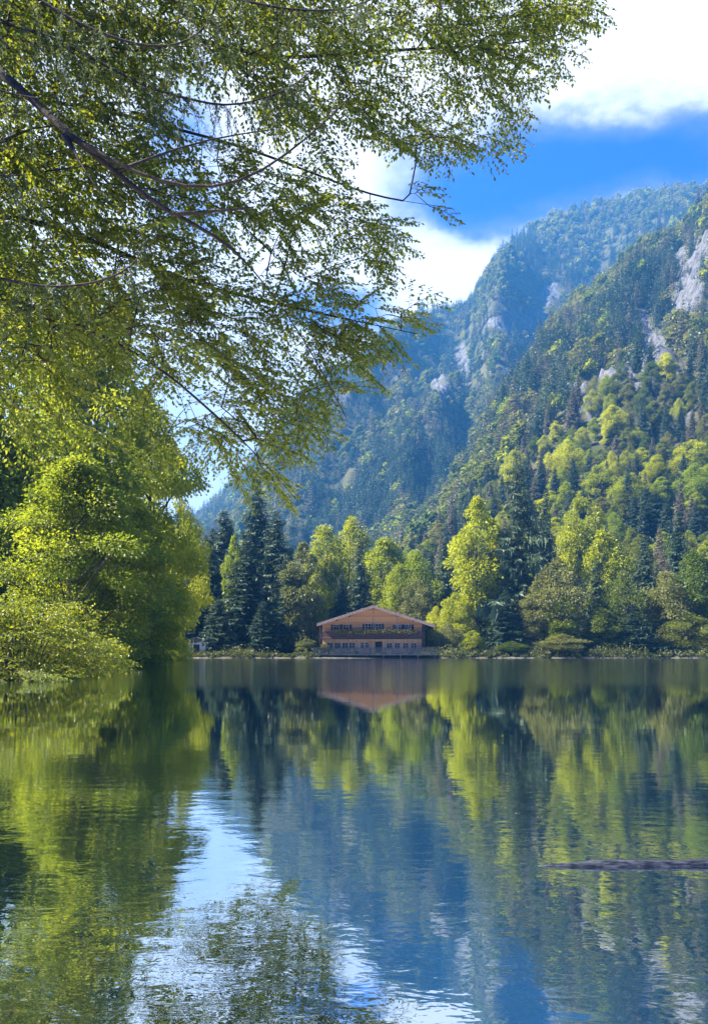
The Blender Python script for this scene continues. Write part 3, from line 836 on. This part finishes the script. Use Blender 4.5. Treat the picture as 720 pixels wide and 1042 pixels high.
# round backlit shrub and small bushes by the far waterline
for (px, top, wp, mat, lab, Y, nm) in ((571, 645, 54, 'olive', 'round pale rimmed willow shrub at the waterline on the right shore', 139.5, 'shrub'),
                                   (481, 641, 24, 'lime', 'small bright green bush by the water right of the chalet', 140.5, 'shrub'),
                                   (437, 655, 22, 'olive', 'low grey green bush beside the right end of the terrace', 141, 'shrub'),
                                   (312, 650, 26, 'olive', 'low pale bush beside the left end of the terrace', 141, 'shrub'),
                                   (520, 652, 34, 'beech', 'low dark bush under the big dark pine', 140, 'shrub'),
                                   (330, 655, 20, 'beech', 'small dark green bush below the left corner of the chalet', 141.5, 'shrub')):
    px_tree(px, top, wp, 'b2' if wp > 30 else 'b0', mat, lab, Y, name=nm, cat='shrub')

# ------------------------------------------------------------------ far-off wood on the mountain: one mass
def low_con(seed, dens=1.0):
    c, tr = conifer_arrays(seed, 20.0, 3.9, 13, 6, 3, 0.42, 0.03, 0.3, 1.9)
    return c.mesh('spruce_low')
def low_broad(seed):
    c, tr = broadleaf_arrays(seed, 14.0, 5.0, 0.05, 22, 420, 1.7, 0.6)
    return c.mesh('beech_low')
src = bpy.data.collections.new('far_wood_kinds')
KIN = [('a_spruce', low_con(1), 'spruce'), ('b_spruce', low_con(2), 'spruce'), ('c_dusty', low_con(3), 'dusty'), ('d_beech', low_broad(4), 'beech'), ('e_olive', low_broad(5), 'olive'), ('f_dusty', low_con(6), 'dusty'), ('g_lime', low_broad(8), 'lime')]
for nm, me_, mt in KIN:
    me_.materials.append(M[mt]); o = bpy.data.objects.new(nm, me_); src.objects.link(o)
pts, kin, scl = [], [], []
def scatter(n, y0, y1, p0, p1, rk_max=0.35):
    Y = np.sqrt(y0 ** 2 + (y1 ** 2 - y0 ** 2) * RNG.random(n)); px = p0 + (p1 - p0) * RNG.random(n)
    x = (px - 360) / FPX * Y; z = height(x, Y)
    rm = rock_mask(x, Y, z)
    keep = (rm < rk_max) | (RNG.random(n) < 0.10)
    x, Y, z, px = x[keep], Y[keep], z[keep], px[keep]
    f = fbm(x / 60, Y / 60, 3) + RNG.normal(size=len(x)) * .35
    k = np.where(f < -.1, RNG.choice([0, 1], len(x)), np.where(f < .32, RNG.choice([2, 5, 0, 1], len(x)), RNG.choice([3, 4, 4, 3, 2], len(x))))
    k = np.where((RNG.random(len(x)) < .025), 6, k)
    s = (0.55 + 0.5 * RNG.random(len(x))) * np.where(rm[keep] > .3, .45, 1.0)
    pts.append(np.stack([x, Y, z - .3], -1)); kin.append(k); scl.append(s * np.where(RNG.random(len(s)) < .12, 1.35, 1.0))
scatter(5200, 365, 660, 330, 800)
scatter(2200, 300, 660, 60, 420)
scatter(900, 150, 420, -700, 40)
scatter(11000, 660, 1275, 40, 790)
pts = np.concatenate(pts); kin = np.concatenate(kin); scl = np.concatenate(scl)
me = bpy.data.meshes.new('mountain_forest'); me.vertices.add(len(pts)); me.vertices.foreach_set('co', pts.astype(np.float32).ravel())
a = me.attributes.new('kin', 'INT', 'POINT'); a.data.foreach_set('value', kin.astype(np.int32))
a = me.attributes.new('scl', 'FLOAT', 'POINT'); a.data.foreach_set('value', scl.astype(np.float32))
a = me.attributes.new('rot', 'FLOAT_VECTOR', 'POINT'); rr = np.zeros((len(pts), 3), np.float32); rr[:, 2] = RNG.random(len(pts)) * 6.28; rr[:, :2] = RNG.normal(size=(len(pts), 2)) * .04
a.data.foreach_set('vector', rr.ravel())
forest = bpy.data.objects.new('mountain_forest', me); COL.objects.link(forest)
tag(forest, kind='stuff')
ng = bpy.data.node_groups.new('forest_scatter', 'GeometryNodeTree')
ng.interface.new_socket('Geometry', in_out='INPUT', socket_type='NodeSocketGeometry'); ng.interface.new_socket('Geometry', in_out='OUTPUT', socket_type='NodeSocketGeometry')
gi = ng.nodes.new('NodeGroupInput'); go = ng.nodes.new('NodeGroupOutput')
ci = ng.nodes.new('GeometryNodeCollectionInfo'); ci.inputs['Collection'].default_value = src; ci.inputs['Separate Children'].default_value = True; ci.inputs['Reset Children'].default_value = True
ip = ng.nodes.new('GeometryNodeInstanceOnPoints'); ip.inputs['Pick Instance'].default_value = True
def na_(nm, ty):
    n_ = ng.nodes.new('GeometryNodeInputNamedAttribute'); n_.data_type = ty; n_.inputs['Name'].default_value = nm; return n_.outputs['Attribute']
ng.links.new(gi.outputs[0], ip.inputs['Points']); ng.links.new(ci.outputs[0], ip.inputs['Instance'])
ng.links.new(na_('kin', 'INT'), ip.inputs['Instance Index']); ng.links.new(na_('rot', 'FLOAT_VECTOR'), ip.inputs['Rotation']); ng.links.new(na_('scl', 'FLOAT'), ip.inputs['Scale'])
ng.links.new(ip.outputs[0], go.inputs[0])
md = forest.modifiers.new('scatter', 'NODES'); md.node_group = ng

# ------------------------------------------------------------------ trees on the left bank
LEFT = [
 (-6, 225, 250, 'l0', 'bank', 'tallest dense green beech at the left edge of the photo over the bright bush', 50),
 (95, 285, 200, 'l1', 'bank', 'tall beech second from the left on the left bank', 62),
 (146, 395, 144, 'l2', 'lime', 'light green tree in the middle of the left bank', 74),
 (172, 440, 84, 'l0', 'lime', 'yellow green tree whose sunlit boughs end the left bank', 92),
 (78, 462, 180, 'l2', 'bank', 'lower spreading tree leaning over the water behind the bright bush', 42),
 (130, 500, 120, 'l1', 'bank', 'shorter green tree in front of the middle tree on the left bank', 56),
 (144, 565, 84, 'l1', 'lime', 'low yellow green tree trailing its branches to the water on the left bank', 72),
 (50, 345, 170, 'l0', 'lime', 'yellow topped tree standing between the two tall beeches', 72),
 (0, 430, 150, 'l1', 'lime', 'light green tree low at the left edge behind the bright bush', 47),
 (163, 560, 50, 'l2', 'lime', 'small light green tree under the sunlit boughs at the end of the left bank', 98),
]
for (px, top, wp, key, mat, lab, Y) in LEFT: px_tree(px, top, wp, key, mat, lab, Y)

# ------------------------------------------------------------------ bright layered bush on the left bank
def spray(mb_l, mb_w, base, dirv, length, leaf, g, nside=6, droop=0.25, gap=0.06, nrm_up=1.0, leaf_w=0.62):
    """a flat fan of side twigs with leaves in two rows"""
    dirv = dirv / np.linalg.norm(dirv)
    up = np.array([0, 0, 1.0]); sid = np.cross(dirv, up); sid /= np.linalg.norm(sid) + 1e-9
    roll = g.normal() * 0.35
    pl = sid * math.cos(roll) + up * math.sin(roll)
    s = np.linspace(0, 1, 5)[:, None]
    main = base + dirv * length * s - up * droop * length * s * s
    lines = [(main, 0.008)]
    for k in range(nside):
        u = (k + 0.6) / nside * 0.85
        p0 = np.array([np.interp(u, s[:, 0], main[:, j]) for j in range(3)])
        sgn = 1 if k % 2 else -1
        dv = dirv * (0.75 + .2 * g.random()) + pl * sgn * (0.75 + 0.3 * g.random()) + up * g.normal() * .12
        ln = length * (0.62 * (1 - u) + 0.16) * (0.75 + 0.5 * g.random())
        s2 = np.linspace(0, 1, 4)[:, None]
        lines.append((p0 + dv / np.linalg.norm(dv) * ln * s2 - up * droop * 0.8 * ln * s2 * s2, 0.004))
    for ln_, r in lines:
        mb_w.tube(ln_, np.linspace(r, r * 0.45, len(ln_)), 3)
        L = np.linalg.norm(ln_[-1] - ln_[0]); n = max(3, int(L / gap))
        t_ = np.linspace(0.12, 1, n); c = np.stack([np.interp(t_, np.linspace(0, 1, len(ln_)), ln_[:, j]) for j in range(3)], -1)
        d = unit(ln_[-1] - ln_[0]); sd_ = np.cross(d, up); sd_ /= np.linalg.norm(sd_) + 1e-9
        sg = np.where(np.arange(n) % 2, 1, -1)[:, None]
        ax = d * 0.7 + sd_ * sg * 0.75 - up * (.15 + .25 * g.random((n, 1))) + g.normal(size=(n, 3)) * .22
        nn = up * nrm_up + g.normal(size=(n, 3)) * .45
        sz = leaf * (0.7 + 0.6 * g.random(n))
        yield_t = np.clip(0.5 + g.normal(size=n) * .3, 0, 1)
        mb_l.leaves(c + g.normal(size=(n, 3)) * .012, ax, nn, sz, sz * leaf_w, yield_t)

def bush(px, pyb, Y, width, hgt_, n, seed, label, mat, leaf):
    g = np.random.default_rng(seed)
    x = (px - 360) / FPX * Y; z = H1(x, Y)
    o = empty('bush', (x, Y, z), label, 'bush')
    lv, wd = MB(), MB()
    for i in range(n):
        th = g.random() * 6.283; lay = g.random() ** 0.9
        rr = width / 2 * math.sqrt(g.random()) * (1 - 0.45 * lay ** 2)
        base = np.array([math.cos(th) * rr, math.sin(th) * rr * .8, 0.1 + hgt_ * lay * (0.94 - 0.25 * (rr / (width / 2)) ** 2)])
        dirv = np.array([math.cos(th) + g.normal() * .35, math.sin(th) + g.normal() * .35, 0.12 + g.normal() * .12])
        spray(lv, wd, base, dirv, 0.55 + 0.5 * g.random(), leaf, g, 5, 0.30, leaf * .62)
        if i % 6 == 0:
            s = np.linspace(0, 1, 6)[:, None]; root = np.array([math.cos(th) * .2, math.sin(th) * .2, -.3])
            wd.tube(root * (1 - s) + base * s + np.array([0, 0, .35]) * hgt_ * .4 * (s - s * s), np.linspace(.035, .008, 6), 5)
    lv.build('foliage', M[mat], o); wd.build('stem', M['bark'], o)
    return o
M['bush'] = leaf_mat('bush_leaf', (0.10, 0.17, 0.010), (0.26, 0.27, 0.012), 0.42, 0.1)
bush(20, 690, 26.0, 5.9, 3.1, 460, 41, 'bright yellow green layered bush leaning out over the water', 'bush', 0.115)
bush(82, 672, 33.0, 4.2, 2.2, 260, 42, 'smaller yellow green bush right of the bright layered bush', 'bush', 0.12)
bush(4, 700, 22.8, 2.9, 0.9, 60, 43, 'dull green low bush trailing in the water at the left edge', 'beech', 0.10)

# ------------------------------------------------------------------ beech that hangs over the water from the left
def in_poly(px, py, poly):
    ins = np.zeros(len(px), bool)
    for i in range(len(poly)):
        a, b_2 = poly[i], poly[(i + 1) % len(poly)]
        c_ = (a[1] > py) != (b_2[1] > py)
        with np.errstate(divide='ignore', invalid='ignore'): xi = (b_2[0] - a[0]) * (py - a[1]) / (b_2[1] - a[1]) + a[0]
        ins ^= c_ & (px < xi)
    return ins

def grow(trunk_pts, limbs, targets, g, step=0.35, droop=0.10):
    """limbs grow twigs out to every target; returns chains of nodes with pipe-model radii and the twig ends"""
    nodes, parent = [], []
    def chain(pts, par):
        for q_ in pts:
            nodes.append(np.asarray(q_, float)); parent.append(par); par = len(nodes) - 1
        return par
    chain(trunk_pts, -1)
    for lb in limbs:
        lb = np.asarray(lb, float)
        arr = np.array(nodes); j = int(np.argmin(((arr - lb[0]) ** 2).sum(1)))
        d = np.linalg.norm(np.diff(lb, axis=0), axis=1); cum = np.concatenate([[0], np.cumsum(d)])
        n = max(3, int(cum[-1] / step)); u = np.linspace(0, cum[-1], n)
        # smooth the polyline
        pts_ = np.stack([np.interp(u, cum, lb[:, k]) for k in range(3)], -1)
        for _ in range(3): pts_[1:-1] = (pts_[:-2] + 2 * pts_[1:-1] + pts_[2:]) / 4
        chain(pts_, j)
    base = np.array(nodes)
    nt = len(trunk_pts)
    dist = np.array([np.min(((base[nt:] - tt_) ** 2).sum(1)) for tt_ in targets])
    ends = []
    buf = np.zeros((len(nodes) + len(targets) * 16, 3)); cnt = len(nodes); buf[:cnt] = base
    for ti in np.argsort(dist):
        tg = targets[ti]
        dd = ((buf[nt:cnt] - tg) ** 2).sum(1) + 1.2 * np.maximum(0, buf[nt:cnt, 0] - tg[0]) ** 2
        j = int(np.argmin(dd)) + nt
        L = np.linalg.norm(tg - buf[j]); n = int(np.clip(L / step, 1, 14))
        s = np.linspace(0, 1, n + 1)[1:, None]
        wob_ = g.normal(size=3) * .06 * L
        pts_ = buf[j] * (1 - s) + tg * s + (np.array([0, 0, droop * L]) + wob_) * (4 * s * (1 - s)) * .5
        par = j
        for q_ in pts_:
            buf[cnt] = q_; parent.append(par); par = cnt; cnt += 1
        ends.append((par, j))
    return buf[:cnt], np.array(parent), ends, nt

def branches_mesh(nodes, parent, nt, r_tip=0.006, expo=2.25, rmax=0.4):
    n = len(nodes); cnt = np.zeros(n)
    haschild = np.zeros(n, bool); haschild[parent[parent >= 0]] = True
    acc = np.where(haschild, 0.0, r_tip ** expo)
    for i in range(n - 1, 0, -1): acc[parent[i]] += acc[i] if parent[i] >= 0 else 0
    rad = np.minimum(np.maximum(acc, r_tip ** expo) ** (1 / expo), rmax)
    for line, ra, rb in FLOOR:               # the main limbs keep their thickness
        d_ = np.linalg.norm(np.diff(line, axis=0), axis=1); cu = np.concatenate([[0], np.cumsum(d_)]); u_ = np.linspace(0, cu[-1], 60)
        lp = np.stack([np.interp(u_, cu, line[:, k]) for k in range(3)], -1)
        dd = ((nodes[:, None, :] - lp[None]) ** 2).sum(-1); near = dd.min(1) < .02; w_ = u_[dd.argmin(1)] / cu[-1]
        rad[near] = np.maximum(rad[near], (ra + (rb - ra) * w_)[near])
    best = {}
    for i in range(n):
        p_ = parent[i]
        if p_ >= 0 and (p_ not in best or acc[i] > acc[best[p_]]): best[p_] = i
    wd, tr = MB(), MB()
    used_ = np.zeros(n, bool)
    for i in range(n):
        if used_[i]: continue
        ch_ = [i]; used_[i] = True; k = i
        while k in best and not used_[best[k]]:
            k = best[k]; used_[k] = True; ch_.append(k)
        pts_ = [nodes[q_] for q_ in ch_]; rr = [rad[q_] for q_ in ch_]
        if parent[i] >= 0: pts_ = [nodes[parent[i]]] + pts_; rr = [min(rad[parent[i]], rad[i] * 1.1)] + rr
        if len(pts_) < 2: continue
        (tr if i < nt else wd).tube(pts_, rr, 10 if i < nt else 6 if max(rr) > .03 else 4)
    return wd, tr, rad

g = np.random.default_rng(21)
CANOPY = [(-140, -140), (540, -140), (598, 22), (572, 52), (528, 88), (492, 136), (455, 155), (452, 196), (422, 236), (432, 266), (408, 294), (420, 334), (372, 342),
          (356, 390), (330, 415), (284, 445), (268, 478), (236, 472), (208, 446), (190, 452), (120, 446), (60, 430), (-140, 400)]
N0 = 7700
cpx = g.uniform(-140, 612, N0); cpy = g.uniform(-140, 520, N0)
ok = in_poly(cpx, cpy, CANOPY)
# boughs hang in layers with gaps of sky between them
lay = fbm(cpx / 95 + 2.0, (cpy - 0.42 * cpx) / 42, 3)
edge = sstep(cpx + 0.55 * (cpy - 200), 150, 420)
lay = np.where((cpx > 190) & (cpy > 395), np.maximum(lay, .1), lay)
lay = lay + .12 * ((cpx > 185) & (cpy > 380))
lay = lay + .16 * ((cpx > 290) & (cpy > 180))
ok &= (lay > -0.16 - 0.45 * (1 - edge)) & (g.random(N0) < np.where((cpy > 365 - .25 * np.abs(cpx - 120)) & (cpx < 190), .34, 0.52 - 0.06 * edge))
cpx, cpy = cpx[ok], cpy[ok]
dep = 15.0 + 3.0 * np.clip(cpx / 600, 0, 1) + g.uniform(-2.8, 2.8, len(cpx)) * (1 - 0.4 * edge[ok])
targets = np.array([P(a_, b_2, d_) for a_, b_2, d_ in zip(cpx, cpy, dep)])
trunkp = [np.array([-11.2 + 0.25 * math.sin(z * .35), 15.2 + .2 * math.cos(z * .4), z]) for z in np.linspace(0.2, 19, 22)]
LB = [
 [(-11.1, 15.2, 11.2)] + [P(a_, b_2, d_) for a_, b_2, d_ in ((-160, -30, 12.4), (20, 86, 11.4), (60, 130, 11.3), (110, 166, 11.3), (150, 206, 11.4), (180, 220, 11.5), (236, 246, 12.0), (300, 330, 13.6), (340, 400, 15), (352, 425, 15.2))],
 [(-11.1, 15.2, 12.2)] + [P(a_, b_2, d_) for a_, b_2, d_ in ((-100, 0, 15.5), (120, 20, 16), (280, 60, 16.8), (420, 50, 17.5), (520, 45, 18), (606, 28, 18.3))],
 [(-11.1, 15.2, 10.6)] + [P(a_, b_2, d_) for a_, b_2, d_ in ((-120, 80, 16), (100, 110, 16.5), (250, 150, 17), (380, 200, 17.4), (460, 212, 17.6))],
 [(-11.1, 15.2, 9.6)] + [P(a_, b_2, d_) for a_, b_2, d_ in ((-120, 200, 15.5), (60, 230, 15.7), (200, 290, 16.2), (330, 320, 16.4), (425, 340, 16.6))],
 [(-11.1, 15.2, 8.2)] + [P(a_, b_2, d_) for a_, b_2, d_ in ((-120, 290, 14.5), (40, 310, 14.4), (160, 370, 14.6), (250, 450, 15), (303, 510, 15.2))],
 [(-11.1, 15.2, 14.4)] + [P(a_, b_2, d_) for a_, b_2, d_ in ((0, -80, 15.5), (200, -60, 16.3), (400, -20, 17), (540, -10, 17.5))],
]
SUB = [[P(a_, b_2, d_) for a_, b_2, d_ in ((180, 218, 11.5), (215, 216, 11.4), (258, 211, 11.4))],
       [P(a_, b_2, d_) for a_, b_2, d_ in ((70, 138, 11.3), (130, 174, 11.1), (200, 198, 11.0), (245, 190, 11.0), (300, 152, 11.1), (345, 112, 11.3), (362, 92, 11.5))],
       [P(a_, b_2, d_) for a_, b_2, d_ in ((120, 174, 11.3), (200, 141, 11.5), (276, 132, 11.7))],
       [P(a_, b_2, d_) for a_, b_2, d_ in ((66, 138, 11.3), (80, 175, 11.2), (102, 196, 11.1))]]
nodes, parent, ends, nt = grow(trunkp, LB + SUB, targets, g)
FLOOR = [(np.asarray(LB[0][1:8]), .10, .022), (np.asarray(SUB[0]), .03, .010), (np.asarray(SUB[1]), .028, .008), (np.asarray(SUB[2]), .02, .007), (np.asarray(SUB[3]), .02, .006)]
wdm, trm, rad = branches_mesh(nodes, parent, nt, 0.0066, 2.35)
lv = MB()
for (e_, j_) in ends:
    dv = nodes[e_] - nodes[parent[e_]]
    dv = dv / (np.linalg.norm(dv) + 1e-9) + np.array([0.55, g.normal() * .4, -0.12]) + g.normal(size=3) * .25
    dv[2] = np.clip(dv[2], -.7, .5)
    spray(lv, wdm, nodes[e_], dv, 0.6 + 0.6 * g.random(), 0.088, g, 7, 0.22, 0.047)
bt = empty('overhanging_beech', tuple(trunkp[0]), 'big beech leaning in from the left whose leafy boughs hang across the sky', 'tree')
def local(mb): 
    for v_ in mb.v: v_ -= trunkp[0]
    return mb
local(lv).build('crown', M['near'], bt); br = local(wdm).build('branch', M['near_bark'], bt, True); local(trm).build('trunk', M['near_bark'], bt, True)

# ------------------------------------------------------------------ larch with hanging twigs, nearer, at the top left
g = np.random.default_rng(33)
tl0 = np.array([-9.0, 11.0, 0.3])
trunkl = [np.array([-9.0, 11.0, z]) for z in np.linspace(0.3, 17, 12)]
LL = [
 [(-9, 11, 9.6)] + [P(a_, b_2, 11) for a_, b_2 in ((-150, -60), (30, -8), (75, 22), (130, 44), (172, 50), (202, 38), (219, 16), (224, -12))],
 [(-9, 11, 7.0)] + [P(a_, b_2, 11.3) for a_, b_2 in ((-150, 240), (0, 284), (50, 293), (100, 288), (138, 271), (149, 246))],
 [(-9, 11, 10.5)] + [P(a_, b_2, 12) for a_, b_2 in ((-100, -100), (100, -40), (200, -10), (290, 10), (350, 12), (400, -10))],
 [(-9, 11, 8.6)] + [P(a_, b_2, 10.6) for a_, b_2 in ((-150, 40), (-30, 80), (10, 96), (40, 100))],
 [(-9, 11, 9.2)] + [P(a_, b_2, 12.4) for a_, b_2 in ((-100, -10), (60, 40), (150, 90), (230, 110), (290, 95), (320, 70))],
 [(-9, 11, 7.8)] + [P(a_, b_2, 10.8) for a_, b_2 in ((-150, 120), (-40, 165), (0, 180), (25, 178))],
]
wl, nl = MB(), MB()
wl_tr = MB(); wl_tr.tube(trunkl, np.linspace(.19, .05, 12), 9)
for li, lb in enumerate(LL):
    lb = np.asarray(lb, float); d = np.linalg.norm(np.diff(lb, axis=0), axis=1); cum = np.concatenate([[0], np.cumsum(d)])
    u = np.linspace(0, cum[-1], 46); pts_ = np.stack([np.interp(u, cum, lb[:, k]) for k in range(3)], -1)
    for _ in range(3): pts_[1:-1] = (pts_[:-2] + 2 * pts_[1:-1] + pts_[2:]) / 4
    wl.tube(pts_, np.linspace(.045, .009, 46), 6)
    for k in range(int(cum[-1] / 0.13)):
        uu = cum[-1] * (0.25 + .75 * g.random())
        b0 = np.array([np.interp(uu, u, pts_[:, j]) for j in range(3)])
        L = g.uniform(.35, 1.25) * (0.6 + .5 * math.sin(math.pi * uu / cum[-1]))
        s = np.linspace(0, 1, 7)[:, None]
        hd = np.array([g.normal() * .35 + .15, g.normal() * .35, 0])
        tw = b0 + hd * L * (s ** 0.7) + np.array([0, 0, -1.0]) * L * s ** 1.3
        wl.tube(tw, np.linspace(.0045, .002, 7), 3)
        n = int(L / .0075)
        t_ = g.random(n); c = np.stack([np.interp(t_, s[:, 0], tw[:, j]) for j in range(3)], -1)
        ax = unit(g.normal(size=(n, 3)) + np.array([0, 0, -.9])); nn = g.normal(size=(n, 3))
        nl.leaves(c, ax, nn, g.uniform(.05, .09, n), .008, g.random(n), 0.0)
lt = empty('larch_tree', tuple(tl0), 'grey green larch with fine hanging twigs and dark curved boughs at the upper left', 'tree')
for mb in (wl, nl, wl_tr):
    for v_ in mb.v: v_ -= tl0
nl.build('crown', M['larch'], lt); wl.build('branch', M['near_bark'], lt, True); wl_tr.build('trunk', M['near_bark'], lt, True)

# ------------------------------------------------------------------ drifting pole
g = np.random.default_rng(8)
s = np.linspace(0, 1, 40)
x0, x1 = P(543, 881, 3.03), P(800, 880, 3.06)
pts_ = np.stack([x0[0] + (x1[0] - x0[0]) * s, x0[1] + (x1[1] - x0[1]) * s, 0.002 + .004 * np.sin(s * 9) - .006 * (1 - s)], -1)
rr = 0.0018 + 0.0220 * np.clip(s / .34, 0, 1) ** .75 + .0007 * np.sin(s * 31)
q = MB(); q.tube(pts_, rr, 14)
m, t, out = new_mat('wet_bark')
tcn = t.node('ShaderNodeTexCoord')
n = t.noise(t.mapping(tcn.outputs['Object'], scale=(12, 60, 60)), 1.4, 6, 0.7)
p = t.node('ShaderNodeBsdfPrincipled'); t.link(t.mix(t.maprange(n, .35, .7), (.004, .005, .008, 1), (.055, .065, .085, 1)), p.inputs['Base Color'])
t.put(p.inputs['Roughness'], t.maprange(n, .3, .7, .25, .6))
b = t.node('ShaderNodeBump'); b.inputs['Distance'].default_value = .004; t.link(n, b.inputs['Height']); t.link(b.outputs[0], p.inputs['Normal'])
t.link(p.outputs[0], out.inputs['Surface'])
pole = q.build('floating_log', m, None, True)
tag(pole, 'thin dark wet log with a tapered end floating on the lake', 'log')

# ------------------------------------------------------------------ undergrowth along the banks
g = np.random.default_rng(77)
ug = MB()
def undergrow(n, y0, y1, p0, p1, hmax, per, lsz):
    Y = g.uniform(y0, y1, n); px = g.uniform(p0, p1, n); x = (px - 360) / FPX * Y
    sd_ = lake_sd(x, Y); keep = (sd_ > 0.15) & (sd_ < 14); x, Y = x[keep], Y[keep]; z = height(x, Y)
    hh = hmax * (0.25 + 0.75 * g.random(len(x)) ** 1.6) * np.clip(0.65 + 1.3 * fbm(x / 4, Y / 4, 2), .12, 1.7)
    k = np.repeat(np.arange(len(x)), per); N = len(k)
    d = unit(g.normal(size=(N, 3))); d[:, 2] = np.abs(d[:, 2])
    c = np.stack([x[k], Y[k], z[k]], -1) + d * (g.random(N) ** .5 * hh[k])[:, None] * np.array([.9, .9, 1.0])
    sz = lsz * g.uniform(.6, 1.3, N)
    ug.leaves(c, d + g.normal(size=(N, 3)) * .5, np.array([0, 0, 1.0]) + g.normal(size=(N, 3)) * .6, sz, sz * .6, np.clip(.6 * g.random(len(x))[k] + .4 * g.random(N), 0, 1))
undergrow(900, 136, 150, 175, 326, 1.3, 40, .34)
undergrow(1800, 135, 150, 428, 760, 1.9, 44, .36)
undergrow(500, 140, 150, 320, 440, .5, 26, .25)
undergrow(2600, 26, 135, -60, 215, 1.4, 40, .22)
M['weeds'] = leaf_mat('bank_weed', (0.025, 0.045, 0.014), (0.11, 0.12, 0.03), 0.3, 0.0)
uo = ug.build('undergrowth', M['weeds']); tag(uo, kind='stuff')
